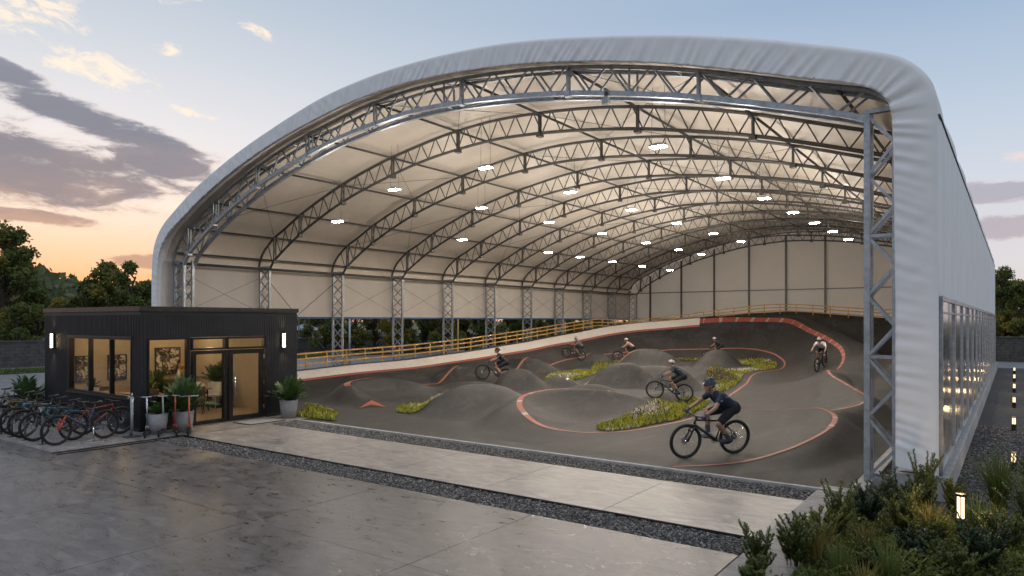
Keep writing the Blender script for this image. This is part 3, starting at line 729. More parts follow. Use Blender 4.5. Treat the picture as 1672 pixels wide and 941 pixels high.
# ---------------------------------------------------------------- tent hall
PO = [(-26.86, 3.1), (-26.83, 5.0), (-26.62, 5.95), (-26.1, 6.55), (-25.3, 7.03), (-23.8, 7.76), (-22.3, 8.31), (-20.76, 8.79), (-18.5, 9.36), (-16.84, 9.70), (-15.4, 9.86), (-14.0, 9.93), (-12.31, 9.91), (-10.5, 9.79), (-8.73, 9.54), (-6.25, 9.03), (-4.4, 8.54), (-3.0, 8.08), (-2.1, 7.76), (-1.64, 7.56), (-1.38, 7.36), (-1.2, 7.14), (-1.09, 6.9), (-1.05, 6.5), (-1.04, 4.5), (-1.03, 3.45)]
PI_ = [(-26.4, 3.1), (-26.37, 5.0), (-26.1, 5.78), (-25.4, 6.36), (-24.63, 6.72), (-23.43, 7.29), (-21.83, 7.90), (-20.56, 8.30), (-19.51, 8.58), (-18.19, 8.87), (-16.15, 9.21), (-15.0, 9.33), (-13.7, 9.40), (-12.4, 9.37), (-11.0, 9.27), (-9.7, 9.12), (-8.6, 8.94), (-7.27, 8.67), (-6.07, 8.37), (-4.76, 7.98), (-3.27, 7.49), (-2.4, 7.22), (-2.1, 7.10), (-1.9, 6.96), (-1.77, 6.78), (-1.71, 6.5), (-1.69, 6.0), (-1.67, 4.0), (-1.66, 3.45)]
LC = [(-25.65, 5.15), (-25.2, 5.62), (-23.46, 6.60), (-20.97, 7.60), (-18.38, 8.28), (-16.3, 8.66), (-14.0, 8.85), (-12.48, 8.83), (-10.84, 8.70), (-9.09, 8.48), (-7.56, 8.20), (-5.38, 7.70), (-2.92, 6.96), (-2.2, 6.70)]
def dens(pl, step=.3):
    return resample([p for p in smooth_pl([tuple(p)+(0,) for p in pl], 6)], step)
O_ = dens(PO); I_ = dens(PI_); L_ = dens(LC)
OF_ = dens([(-26.88, .02)]+PO[:1]+PO[1:-1]+[(-1.03, 3.45), (-1.03, .40)]); IF_ = dens([(-26.42, .02)]+PI_[:-1]+[(-1.66, 3.45), (-1.66, .40)])
def arclen(P): return np.concatenate([[0], np.cumsum(np.linalg.norm(np.diff(P, axis=0), axis=1))])
def at_u(P, u):
    s = arclen(P); return np.array([np.interp(u*s[-1], s, P[:, 0]), np.interp(u*s[-1], s, P[:, 1])])
def z_on(P, x):      # height of an open arch line at x
    o = np.argsort(P[:, 0]); return float(np.interp(x, P[o, 0], P[o, 1]))
# upper chord: the liner line moved inwards
Nn = np.gradient(I_, axis=0); Nn = np.stack([Nn[:, 1], -Nn[:, 0]], 1); Nn /= np.linalg.norm(Nn, axis=1)[:, None]
U_ = I_-Nn*.08; LN_ = I_-Nn*.20
U_ = U_[(U_[:, 1] > 5.15) & ~((U_[:, 0] > -3) & (U_[:, 1] < 6.55))]
YF, YB = 13.6, 53.75
FR = [14.2]+[14.0+3.95*k for k in range(1, 10)]+[53.35]
hall = thing('tent_hall', 'large open fronted white membrane hall with steel arch trusses over the track', 'hall', (-13.5, 14, 0))
hall.location = (0, 0, 0)
def extrude_profile(name, P, ys, m, wob=0.0, parent=hall, normal_sign=1):
    n = len(P); T = np.gradient(P, axis=0); N = np.stack([-T[:, 1], T[:, 0]], 1); N /= np.linalg.norm(N, axis=1)[:, None]
    V = []
    for j, y in enumerate(ys):
        for i in range(n):
            d = 0
            if wob:      # cloth bellies slightly between the arches
                k = min(range(len(FR)), key=lambda q: abs(FR[q]-y)); d = wob*(min(abs(FR[k]-y), 1.9)/1.9)**1.5*normal_sign
            V.append((P[i, 0]+N[i, 0]*d, y, P[i, 1]+N[i, 1]*d))
    F = [(j*n+i, j*n+i+1, (j+1)*n+i+1, (j+1)*n+i) for j in range(len(ys)-1) for i in range(n-1)]
    return link(name, npmesh(name, V, F, m, smooth=True), parent)
ys = np.concatenate([np.linspace(a, b, 6)[:-1] for a, b in zip([YF]+FR, FR+[YB]) if b-a > .05]+[[YB]])
extrude_profile('roof_cover', O_, ys, M['cover'], -.05)
extrude_profile('roof_liner', LN_, np.maximum(ys, YF+.35), M['liner'], .07)
# fascia: padded cloth band across the front, gathered into folds
def fascia():
    nu, nv = 1300, 14
    sO = arclen(OF_)
    # match by corner-aware parameter: angle classes share x for the arch, z for the legs
    us = np.linspace(0, 1, nu)
    Op = np.stack([np.interp(us*sO[-1], sO, OF_[:, 0]), np.interp(us*sO[-1], sO, OF_[:, 1])], 1)
    # for each outer point take the inner point that lies along the inward normal
    T = np.gradient(Op, axis=0); N = np.stack([T[:, 1], -T[:, 0]], 1); N /= np.linalg.norm(N, axis=1)[:, None]
    Ip = []; IFd = resample([tuple(q)+(0,) for q in IF_], .03)
    for p, nrm in zip(Op, N):
        tgt = p+nrm*.55; d = np.hypot(IFd[:, 0]-tgt[0], IFd[:, 1]-tgt[1]); k = int(np.argmin(d)); Ip.append(IFd[k])
    Ip = np.array(Ip)
    for c in (0, 1): Ip[:, c] = np.convolve(np.pad(Ip[:, c], 14, mode='edge'), np.ones(29)/29, 'valid')
    s = us*sO[-1]
    fold = np.zeros(nu); rs = np.random.default_rng(3)
    for k in range(70):
        f = rs.uniform(1.2, 6.5); fold += np.sin(s*2*PI*f+rs.uniform(0, 6.3))*rs.uniform(.2, 1)/f**.7
    fold /= fold.std(); fold = np.tanh(fold*.8)
    fold2 = np.zeros(nu)
    for k in range(40): f = rs.uniform(.6, 3.0); fold2 += np.sin(s*2*PI*f+rs.uniform(0, 6.3))/f**.6
    fold2 = np.tanh(fold2/fold2.std()*.8)
    V = []
    for i in range(nu):
        for k in range(nv+1):
            v = k/nv
            p = Op[i]*(1-v)+Ip[i]*v
            bul = .06*min(1, v/.09)**.6*(1+.2*v)
            lat = .25*math.sin(s[i]*1.3)+.4                      # folds lean a little along the band
            w = np.interp(s[i]+v*lat*.5, s, fold); w2 = np.interp(s[i]-v*lat*.8, s, fold2)
            y = YF-bul-(.019*w*min(1, v*2.2)*(.35+.8*v)+.009*w2*math.sin(PI*min(1, v+.05)))
            y = y*1 if not (Op[i, 1] < 6.2) else YF-bul+(y-(YF-bul))*(.55 if Op[i, 1] < 5.4 else .55+.45*(Op[i, 1]-5.4)/.8)
            if k == 0: y = YF
            V.append((p[0], y, p[1]))
    F = [(i*(nv+1)+k, i*(nv+1)+k+1, (i+1)*(nv+1)+k+1, (i+1)*(nv+1)+k) for i in range(nu-1) for k in range(nv)]
    # inner return to the liner
    b0 = len(V)
    for i in range(nu): V.append((Ip[i, 0]-N[i, 0]*.20, YF+.36, Ip[i, 1]-N[i, 1]*.20))
    F += [(i*(nv+1)+nv, b0+i, b0+i+1, (i+1)*(nv+1)+nv) for i in range(nu-1)]
    o = link('fascia', npmesh('fascia', V, F, M['cover'], smooth=True), hall)
    b = MB()
    for i in range(8, nu-4, 14):
        if i % 3 == 0: continue
        q = Op[i]*.06+Ip[i]*.94; b.ball((q[0], YF-.055, q[1]), .014, 6)
    b.build('eyelet', M['darksteel'], o)['kind'] = 'stuff'
fascia()
b = MB(); b.span(-26.84, -26.42, 13.72, 14.05, 0, 3.1); b.build('corner_post', M['cover'], hall)
b = MB(); b.span(-1.64, -1.05, 13.75, 14.6, .40, 3.42); b.build('corner_post', M['cover'], hall)
# arch trusses
def truss(idx, y):
    front = idx == 0
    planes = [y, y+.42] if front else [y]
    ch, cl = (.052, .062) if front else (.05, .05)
    m = M['steel'] if front else M['darksteel']  # inner trusses take the steel with shade in its colour
    Ud = resample([tuple(p)+(0,) for p in U_], .5)
    b = MB()
    for py in planes: b.tube([(p[0], py, p[1]) for p in Ud], ch, 8)
    for py in planes:
        if front: 
            for p, q in zip(L_[:-1], L_[1:]): b.beam((p[0], py, p[1]), (q[0], py, q[1]), .11)
        else: b.tube([(p[0], py, p[1]) for p in L_], cl, 8)
    s = arclen(L_); n = 22 if front else 36
    Lp = [at_u(L_, (k+.5)/n) for k in range(n)]
    def up(x): return (x, z_on(U_, x))
    for py in planes:
        for k in range(n):
            a = Lp[k]; x = a[0]
            for dx in ((-.5, .5) if front else (-.32, .32)):
                xx = min(max(x+dx, -26.1), -2.0)
                b.tube([(a[0], py, a[1]), (xx, py, z_on(U_, xx))], .027 if front else .020, 6, False)
            if front and k % 5 == 2: b.tube([(a[0], py, a[1]), (a[0], py, z_on(U_, a[0]))], .03, 6, False)
    if front:
        for k in range(0, n, 3):
            a = Lp[k]; b.tube([(a[0], planes[0], a[1]), (a[0], planes[1], a[1])], .025, 6, False)
            z = z_on(U_, a[0]); b.tube([(a[0], planes[0], z), (a[0], planes[1], z)], .025, 6, False)
            if k+2 < n: c = Lp[k+2]; b.tube([(a[0], planes[0], z), (c[0], planes[1], z_on(U_, c[0]))], .02, 6, False); b.tube([(a[0], planes[1], a[1]), (c[0], planes[0], c[1])], .02, 6, False)
    t = b.build('arch_truss', m, hall)
    # node posts with clamps where the purlins cross
    for x in PURX[1:-1]:
        b = MB()
        z = z_on(U_, x); zl = z_on(L_, max(min(x, -2.3), -25.6))
        if z-zl < .1: continue
        for dy in (-.05, .05): b.beam((x, y+dy, zl-.08), (x, y+dy, z), .045)
        if not front: b.box((x, y, zl-.06), (.16, .2, .12)); b.box((x, y, z-.04), (.2, .22, .1))
        else: b.box((x, y, zl-.02), (.14, .16, .13))
        b.build('node_post', m, t)
    # lattice columns
    for side in (0, 1):
        b = MB()
        xo, xi = ((-26.32, -25.66) if side == 0 else (-1.74, -2.20))
        top = 5.3 if side == 0 else 6.85
        bot = 0 if side else 0
        w = .10 if front else .085
        pys = [y, y+.34] if front else [y]
        for py in pys:
            for x in (xo, xi): b.beam((x, py, bot), (x, py, top-(0 if x == xi or side == 0 else .15)), w)
            nseg = 10 if side == 0 else 12
            for k in range(nseg):
                z0, z1 = bot+.12+(top-.2)*k/nseg, bot+.12+(top-.2)*(k+1)/nseg
                if side == 0 or not front:
                    b.beam((xo, py, z0), (xi, py, z1), .035); b.beam((xi, py+.02, z0), (xo, py+.02, z1), .035)
                elif k % 2 == 0:
                    b.beam((xi, py, z0), (xo, py, z1), .05)
                    if k % 4 == 0: b.beam((xi, py, z0), (xo, py, z0), .05)
                else: b.beam((xo, py, z0), (xi, py, z1), .05)
        if front:
            for k in range(9):
                z = .3+k*.75
                for x in (xo, xi): b.beam((x, y, z), (x, y+.34, z+.35), .035)
        b.box(((xo+xi)/2, y+(.17 if front else 0), .02), (abs(xo-xi)+.3, .7 if front else .35, .05))
        b.box(((xo+xi)/2, y, top-.02), (abs(xo-xi)+.06, .12, .08))
        c = b.build('lattice_column', M['steel'], t)
PURX = [-26.15, -25.3, -23.6, -21.0, -18.3, -15.2, -11.9, -8.6, -5.4, -2.7]
for i, y in enumerate(FR): truss(i, y)
for x in PURX:
    z = z_on(U_, x)-.03 if x > -26 else 5.62
    b = MB(); b.tube([(x, FR[0], z), (x, FR[-1], z)], .038, 6)
    b.build('purlin', M['darksteel'], hall)
b = MB(); b.tube([(-25.9, FR[0], 5.2), (-25.9, FR[-1], 5.2)], .055, 8); b.build('purlin', M['darksteel'], hall)
# thin stay cables under the liner and across the side bays
b = MB()
for k, (y0, y1) in enumerate(zip(FR[:-1], FR[1:])):
    for (xa, xb) in (((-25.3, -21.0), (-15.2, -11.9), (-8.6, -5.4)) if k % 2 == 0 else ((-21, -18.3), (-11.9, -8.6))):
        b.tube([(xa, y0, z_on(U_, xa)-.06), (xb, y1, z_on(U_, xb)-.06)], .008, 4, False); b.tube([(xb, y0, z_on(U_, xb)-.06), (xa, y1, z_on(U_, xa)-.06)], .008, 4, False)
    r = .014 if k == 1 else .007
    b.tube([(-26.0, y0, 4.9), (-26.0, y1, .9 if k == 1 else 3.25)], r, 5, False); b.tube([(-26.03, y1, 4.9), (-26.03, y0, 2.0 if k == 1 else 3.25)], r, 5, False)
b.build('stay_cable', M['darksteel'], hall)['kind'] = 'stuff'
# side curtains on the left, open below
for y0, y1 in zip([YF+.15]+FR[1:-1], FR[1:-1]+[YB-.1]):
    nu, nv = 20, 12; V = []
    for j in range(nv+1):
        for i in range(nu+1):
            u, v = i/nu, j/nv
            V.append((-26.45-.05*math.sin(PI*u)*math.sin(PI*v)+.012*math.sin(u*23+v*3+y0), y0+(y1-y0)*u, 3.16+(5.35-3.16)*v))
    F = [(j*(nu+1)+i, j*(nu+1)+i+1, (j+1)*(nu+1)+i+1, (j+1)*(nu+1)+i) for j in range(nv) for i in range(nu)]
    c = link('side_curtain', npmesh('side_curtain', V, F, M['curtain'], smooth=True), hall)
    b = MB(); b.span(-26.47, -26.40, y0+.02, y1-.02, 3.10, 3.18); b.build('hem', M['blue_hem'], c)
# rear wall
b = MB(); Ib = resample([tuple(p)+(0,) for p in I_], .5)
vs = [(p[0], YB-.12, p[1]+.02) for p in Ib]+[(-1.66, YB-.12, 0), (-26.4, YB-.12, 0)]
b.add(vs, [tuple(range(len(vs)))]); vs2 = [(p[0], YB, p[1]+.3) for p in Ib]+[(-1.1, YB, 0), (-26.8, YB, 0)]; b.add(vs2, [tuple(range(len(vs2)))[::-1]])
rw = b.build('rear_wall', M['curtain'], hall)
for x in [-24.5, -21.8, -19.1, -16.4, -13.7, -11.0, -8.3, -5.6, -3.2]:
    b = MB(); b.beam((x, YB-.24, 0), (x, YB-.24, z_on(I_, x)-.1), .12); b.build('wall_post', M['darksteel'], rw)
b = MB(); b.beam((-26.2, YB-.2, 5.3), (-1.7, YB-.2, 5.3), .06); b.beam((-26.2, YB-.2, 3.15), (-1.7, YB-.2, 3.15), .05); b.build('wall_rail', M['darksteel'], rw)
# right wall: pleated cloth above, clear panels below, on a concrete plinth
def rightwall():
    n = 620; yy = np.linspace(YF, YB, n); rs = np.random.default_rng(5); w = np.zeros(n)
    for k in range(40):
        f = rs.uniform(.25, 2.2); w += np.sin(yy*2*PI*f+rs.uniform(0, 6))/math.sqrt(f)*rs.uniform(.3, 1)
    w = w/np.abs(w).max()
    zs = np.linspace(3.42, 6.46, 8); V = []
    for z in zs:
        for i in range(n): V.append((-1.03-.018*max(0, 1-i/8)+.034*w[i]*min(1, (6.46-z)/.5)*min(1, i/14), yy[i], z))
    m = len(zs); F = [(j*n+i, j*n+i+1, (j+1)*n+i+1, (j+1)*n+i) for j in range(m-1) for i in range(n-1)]
    o = link('side_wall', npmesh('side_wall', V, F, M['cover'], smooth=True), hall)
    b = MB(); b.tube([(-1.035, YF+.1, 6.46), (-1.035, YB, 6.46)], .026, 6); b.build('seam_rope', M['darksteel'], o)
    b = MB(); b.add([(-1.50, YF+.3, 3.42), (-1.50, YB, 3.42), (-1.50, YB, 6.6), (-1.50, YF+.3, 6.6)], [(0, 1, 2, 3)]); b.build('inner_lining', M['liner'], o)
rightwall()
b = MB(); b.span(-1.70, -.88, YF+.02, YB+.1, -.05, .38); b.build('plinth', M['white_plinth'], hall)
wy = [YF+.14]+[FR[0]+2.6*k for k in range(1, 16)]
wy = [y for y in wy if y < YB-.8]+[YB-.05]
for y0, y1 in zip(wy[:-1], wy[1:]):
    b = MB()
    b.span(-1.06, -.98, y0, y0+.07, .39, 3.42); b.span(-1.06, -.98, y1-.07, y1, .39, 3.42)
    b.span(-1.055, -.985, y0+.07, y1-.07, .39, .46); b.span(-1.055, -.985, y0+.07, y1-.07, 3.34, 3.42); b.span(-1.05, -.99, y0+.07, y1-.07, 3.12, 3.16)
    w_ = b.build('window', M['steel'], hall)
    V = []; nu = 16
    rs = random.Random(int(y0*10))
    for j in range(9):
        for i in range(nu+1):
            u, v = i/nu, j/8; V.append((-1.02+.010*math.sin(u*9+v*2.5+rs.random()*.2+y0)*math.sin(PI*u), y0+.07+(y1-y0-.14)*u, .46+2.88*v))
    F = [(j*(nu+1)+i, j*(nu+1)+i+1, (j+1)*(nu+1)+i+1, (j+1)*(nu+1)+i) for j in range(8) for i in range(nu)]
    link('pane', npmesh('pane', V, F, M['clear_pvc'], smooth=True), w_)
# small white sensor box clipped under the front arch
sb = thing('sensor_box', 'small white box clipped under the front arch near its middle', 'sensor', (-7.55, 14.1, 7.98))
b = MB(); b.box((0, 0, .03), (.15, .12, .17)); b.build('housing', M['grey_plastic'], sb)
b = MB(); b.beam((0, 0, .13), (0, 0, .25), .05); b.build('bracket', M['darksteel'], sb)
# ---------------------------------------------------------------- hanging floodlights
ROWS = [('crown', -6.9, 7.15, [15.53, 20.09, 24.2, 27.99, 31.52, 35.07, 38.9]), ('second', -12.3, 7.38, [15.74, 20.43, 25.11, 29.66, 34.36, 38.72]),
        ('third', -16.2, 7.22, [15.97, 20.48, 25.17, 29.88, 34.85, 39.35, 43.04]), ('outer', -18.95, 6.42, [15.96, 22.66, 29.34, 32.5, 36.2, 40.2, 44.5])]
ORD = ['nearest', 'second nearest', 'third nearest', 'fourth nearest', 'fifth nearest', 'sixth nearest', 'farthest']
RN = {'crown': 'rightmost lamp row', 'second': 'second lamp row from the right', 'third': 'third lamp row from the right', 'outer': 'leftmost lamp row'}
def floodlight():
    t = thing('hanging_floodlight', 'x', 'floodlight', group='floodlights hanging from the hall roof')
    b = MB(); b.box((0, 0, .035), (.40, .22, .05)); b.box((0, 0, .07), (.2, .14, .04)); b.build('housing', M['grey_plastic'], t)
    b = MB(); b.box((0, 0, 0), (.36, .18, .024)); b.build('diffuser', M['hall_glow'], t)
    b = MB()
    for s in (-.3, .3): b.tube([(s*.6, 0, .06), (s*.5, 0, 1.45)], .006, 4, False)
    b.build('hanging_cable', M['darksteel'], t)
    return t
fl = None
lamp_pts = []
for rn, x, z, ys_ in ROWS:
    for k, y in enumerate(ys_):
        lab = 'white hanging floodlight, '+(ORD[k] if k < len(ys_)-1 else 'farthest')+' in the '+RN[rn]
        if fl is None: fl = floodlight(); fl.location = (x, y, z); fl['label'] = lab
        else: dup(fl, (x, y, z), 0, lab)
        lamp_pts.append((x, y, z))
pl = bpy.data.lights.new('floodlight_glow', 'SPOT'); pl.spot_size = math.radians(172); pl.spot_blend = .35; pl.energy = 38; pl.color = (1, .90, .79); pl.shadow_soft_size = .18
po_ = bpy.data.lights.new('floodlight_spill', 'POINT'); po_.energy = 98; po_.color = (1, .90, .79); po_.shadow_soft_size = .18
sp_ = bpy.data.lights.new('floodlight_beam', 'SPOT'); sp_.energy = 310; sp_.color = (1, .90, .79); sp_.spot_size = math.radians(136); sp_.spot_blend = 1.0; sp_.shadow_soft_size = .12
for (x, y, z) in lamp_pts:
    o = link('floodlight_glow', pl); o.location = (x, y, z+.14); o.rotation_euler = (PI, 0, 0)
    o = link('floodlight_spill', po_); o.location = (x, y, z-.28)
    o = link('floodlight_beam', sp_); o.location = (x, y, z-.05)
# ---------------------------------------------------------------- yellow railing
rail_pl = [(-24.72, 13.5), (-24.72, 20), (-24.72, 30), (-24.72, 38), (-24.5, 43.5), (-23.5, 47.5), (-21.8, 50.2), (-19.5, 51.0), (-16, 51.3), (-12.5, 51.0), (-8.3, 50.8), (-4.5, 50.8), (-2.3, 50.8)]
rp = resample(smooth_pl([p+(0,) for p in rail_pl], 6), .30)
railing = thing('railing', 'long yellow timber railing along the top of the banked track edge', 'railing')
rz_ = np.array([hz(p[0], p[1]) for p in rp])
for i_, p in enumerate(rp):      # the rail stands level with the crest of the bank beside it
    dd = [math.hypot(p[0]-q[0], p[1]-q[1]) for q in BERM]; k_ = int(np.argmin(dd))
    if dd[k_] < 2.4 and BERM[k_][0] < -11: rz_[i_] = max(rz_[i_], BERM[k_][2]-.04)
rz_ = np.convolve(np.pad(rz_, 5, mode='edge'), np.ones(11)/11, 'valid')
sl = arclen(rp); npost = 52
for k in range(npost):
    s = sl[-1]*k/(npost-1); x, y, z = np.interp(s, sl, rp[:, 0]), np.interp(s, sl, rp[:, 1]), np.interp(s, sl, rz_)
    g_ = min(hz(x, y), z)-.1; b = MB(); b.box((x, y, (z+.70+g_)/2), (.046, .046, z+.70-g_)); b.build('post', M['wood_rail'], railing)
for h in (.66, .44, .20):
    b = MB(); n = len(rp); V = []
    T = np.gradient(rp, axis=0); N = np.stack([T[:, 1], -T[:, 0]], 1); N /= np.linalg.norm(N, axis=1)[:, None]
    hh, ww = (.034, .03)
    for i in range(n):
        for (a, c) in ((.03, -hh), (.03+ww, -hh), (.03+ww, hh), (.03, hh)): V.append((rp[i, 0]+N[i, 0]*a, rp[i, 1]+N[i, 1]*a, rz_[i]+h+c))
    F = [(i*4+k, i*4+(k+1) % 4, (i+1)*4+(k+1) % 4, (i+1)*4+k) for i in range(n-1) for k in range(4)]
    b.add(V, F); b.build('rail', M['wood_rail'], railing)

def rebase(root, loc):
    root.location = loc
    for c in root.children: c.matrix_parent_inverse = Matrix.Translation(-Vector(loc))
rebase(hall, (-13.5, 14, 0)); rebase(railing, (-24.72, 13.5, hz(-24.72, 13.5)))
# ---------------------------------------------------------------- cafe pavilion
CX0, CX1, CY0, CY1, CH = -25.0, -18.9, 9.25, 14.25, 3.36
cafe = thing('cafe_pavilion', 'small charcoal ribbed metal cafe building with lit glazed corner and flat roof', 'cafe')
WT = .16
def ribbed(b, axis, c, a0, a1, z0, z1, sgn, pitch=.075):
    """ribs standing proud of a wall face; axis 'x' = wall runs along x at y=c"""
    n = max(1, int((a1-a0)/pitch)); st = (a1-a0)/n
    for i in range(n):
        a = a0+st*(i+.5)
        if axis == 'x': b.span(a-.017, a+.017, c+sgn*.001, c+sgn*.011, z0, z1)
        else: b.span(c+sgn*.001, c+sgn*.011, a-.017, a+.017, z0, z1)
def wall_y(y, sgn, openings):
    """wall running along x at outer face y"""
    b = MB(); x = CX0; y1 = y-sgn*WT
    for (a, c, z0, z1) in openings:
        b.span(x, a, y, y1, 0, CH); ribbed(b, 'x', y, x+.02, a-.02, .12, CH-.2, sgn)
        if z0 > .05: b.span(a, c, y, y1, 0, z0); ribbed(b, 'x', y, a, c, .12, z0-.04, sgn)
        b.span(a, c, y, y1, z1, CH); ribbed(b, 'x', y, a, c, z1+.04, CH-.2, sgn); x = c
    b.span(x, CX1, y, y1, 0, CH); ribbed(b, 'x', y, x+.02, CX1-.02, .12, CH-.2, sgn)
    return b
wall_y(CY0, -1, [(-23.25, -19.35, .90, 2.53)]).build('wall', M['clad'], cafe)
wall_y(CY1, 1, []).build('wall', M['clad'], cafe)
b = MB(); b.span(CX0, CX0+WT, CY0+WT, CY1-WT, 0, CH); b.build('wall', M['clad'], cafe)
b = MB(); y = CY0+WT
for (a, c, z0, z1) in [(9.43, 10.58, .92, 2.53), (10.64, 13.09, 0, 2.53)]:
    if a > y+.01: b.span(CX1-WT, CX1, y, a, 0, CH); ribbed(b, 'y', CX1, (y if y > 10 else CY0)+.02, a-.02, .12, CH-.2, 1)
    if z0 > .05: b.span(CX1-WT, CX1, a, c, 0, z0); ribbed(b, 'y', CX1, a, c, .12, z0-.04, 1)
    b.span(CX1-WT, CX1, a, c, z1, CH); ribbed(b, 'y', CX1, a, c, z1+.04, CH-.2, 1); y = c
b.span(CX1-WT, CX1, y, CY1-WT, 0, CH); ribbed(b, 'y', CX1, y+.02, CY1-.02, .12, CH-.2, 1)
b.build('wall', M['clad'], cafe)
b = MB(); b.span(CX0-.03, CX1+.03, CY0-.03, CY0+.18, CH+.002, CH+.03); b.span(CX0-.03, CX1+.03, CY1-.18, CY1+.03, CH+.002, CH+.03); b.span(CX0-.03, CX0+.18, CY0+.18, CY1-.18, CH+.002, CH+.03); b.span(CX1-.18, CX1+.03, CY0+.18, CY1-.18, CH+.002, CH+.03)
b.span(CX0-.03, CX1+.03, CY0-.045, CY0-.024, CH-.10, CH+.03); b.span(CX1+.024, CX1+.045, CY0-.045, CY1+.03, CH-.10, CH+.03)
b.build('roof_edge', M['capmetal'], cafe)
b = MB(); b.span(CX0+.16, CX1-.16, CY0+.16, CY1-.16, CH-.30, CH-.12); b.build('roof', M['black'], cafe)
b = MB(); b.span(CX0+.16, CX1-.16, CY0+.16, CY1-.16, CH-.55, CH-.50); b.build('ceiling', M['beige_wall'], cafe)
b = MB(); b.span(CX0+.1, CX1-.02, CY0+.1, CY1-.1, .002, .025); b.build('floor', M['wood_floor'], cafe)
b = MB(); b.span(CX0+WT+.002, CX0+WT+.03, CY0+.18, CY1-.18, .03, CH-.55); b.span(CX0+WT+.03, CX1-WT, CY1-WT-.03, CY1-WT-.002, .03, CH-.55)
b.span(CX0+WT+.03, -23.3, CY0+WT+.002, CY0+WT+.03, .03, CH-.55); b.build('inner_lining', M['beige_wall'], cafe)
b = MB(); b.span(CX0-.01, CX1+.03, CY0-.03, CY0-.005, .0, .10); b.span(CX1+.005, CX1+.03, CY0-.03, 10.6, 0, .10); b.build('base_trim', M['capmetal'], cafe)
def window_x(name, x0, x1, y, z0, z1, splits, sill=True):        # lies in a plane of constant y
    b = MB(); w = .055
    xs = [x0]+splits+[x1]
    b.span(x0, x1, y-.02, y+.10, z1-w, z1); b.span(x0, x1, y-.02, y+.10, z0, z0+w)
    for i, x in enumerate(xs):
        hw = w/2 if 0 < i < len(xs)-1 else w/2
        xc = x+(w/2 if i == 0 else -w/2 if i == len(xs)-1 else 0); b.span(xc-hw, xc+hw, y-.021, y+.101, z0+w, z1-w)
    o = b.build(name, M['frame_black'], cafe)
    for p, q in zip(xs[:-1], xs[1:]):
        b = MB(); b.add([(p+.03, y+.05, z0+.03), (q-.03, y+.05, z0+.03), (q-.03, y+.05, z1-.03), (p+.03, y+.05, z1-.03)], [(0, 1, 2, 3)]); b.build('pane', M['glass'], o)
    if sill: b = MB(); b.span(x0-.06, x1+.06, y-.07, y-.022, z0-.05, z0-.005); b.span(x0-.06, x1+.06, y-.05, y-.022, z1+.005, z1+.04); b.build('sill', M['capmetal'], o)
    return o
window_x('window', -23.25, -19.35, CY0, .90, 2.53, [-21.88, -20.58])
def window_y(name, y0, y1, x, z0, z1, w=.055, parent=cafe, pane=True):
    b = MB()
    b.span(x-.10, x+.02, y0, y1, z1-w, z1); b.span(x-.10, x+.02, y0, y1, z0, z0+w)
    b.span(x-.101, x+.021, y0, y0+w, z0+w, z1-w); b.span(x-.101, x+.021, y1-w, y1, z0+w, z1-w)
    o = b.build(name, M['frame_black'], parent)
    if pane:
        b = MB(); xx = x-.05; b.add([(xx, y0+.03, z0+.03), (xx, y1-.03, z0+.03), (xx, y1-.03, z1-.03), (xx, y0+.03, z1-.03)], [(0, 1, 2, 3)]); b.build('pane', M['glass'], o)
    return o
w_ = window_y('window', 9.43, 10.58, CX1, .92, 2.53)
b = MB(); b.span(CX1+.024, CX1+.07, 9.38, 10.6, .87, .915); b.build('sill', M['capmetal'], w_)
window_y('fanlight', 10.66, 11.74, CX1, 2.16, 2.52); window_y('fanlight', 11.76, 13.06, CX1, 2.16, 2.52)
window_y('glazed_door', 10.70, 11.76, CX1+.001, .03, 2.14, .10)
d = window_y('glazed_door', 11.82, 13.02, CX1+.001, .03, 2.14, .13)
b = MB(); b.tube([(CX1+.07, 11.99, .75), (CX1+.07, 11.99, 1.35)], .016, 8); b.tube([(CX1+.02, 11.99, .82), (CX1+.07, 11.99, .82)], .010, 6); b.tube([(CX1+.02, 11.99, 1.28), (CX1+.07, 11.99, 1.28)], .010, 6); b.build('handle', M['chrome'], d)
b = MB()
for z in (.35, 1.1, 1.9): b.box((CX1+.03, 12.99, z), (.03, .05, .13))
b.build('hinge', M['chrome'], d)
rebase(cafe, (-21.95, 11.75, 0))
# wall lamps
def wall_lamp(loc, rz, label):
    t = thing('wall_lamp', label, 'wall lamp', loc, rz, 'slim lit wall lamps on the cafe')
    b = MB(); b.span(-.06, .06, .0, .045, -.23, .23); b.span(-.065, .065, .045, .10, -.25, -.215); b.span(-.065, .065, .045, .10, .215, .25); b.build('housing', M['black'], t)
    b = MB(); b.span(-.034, .034, .047, .085, -.212, .212); b.build('diffuser', M['warm_glow'], t)
    for s_ in (1, -1):
        L = bpy.data.lights.new('wall_lamp_beam', 'SPOT'); L.energy = 22; L.color = (1, .66, .34); L.spot_size = math.radians(70); L.spot_blend = .8; L.shadow_soft_size = .03
        o = link('wall_lamp_beam', L); q = Matrix.Rotation(rz, 4, 'Z') @ Vector((0, .08, s_*.27)); o.location = Vector(loc)+q
        o.rotation_euler = (0 if s_ < 0 else PI, 0, 0)
    return t
wall_lamp((-24.27, CY0-.021, 2.38), PI, 'slim glowing wall lamp on the left face of the cafe')
wall_lamp((CX1+.021, 13.69, 2.38), -PI/2, 'slim glowing wall lamp right of the cafe door')
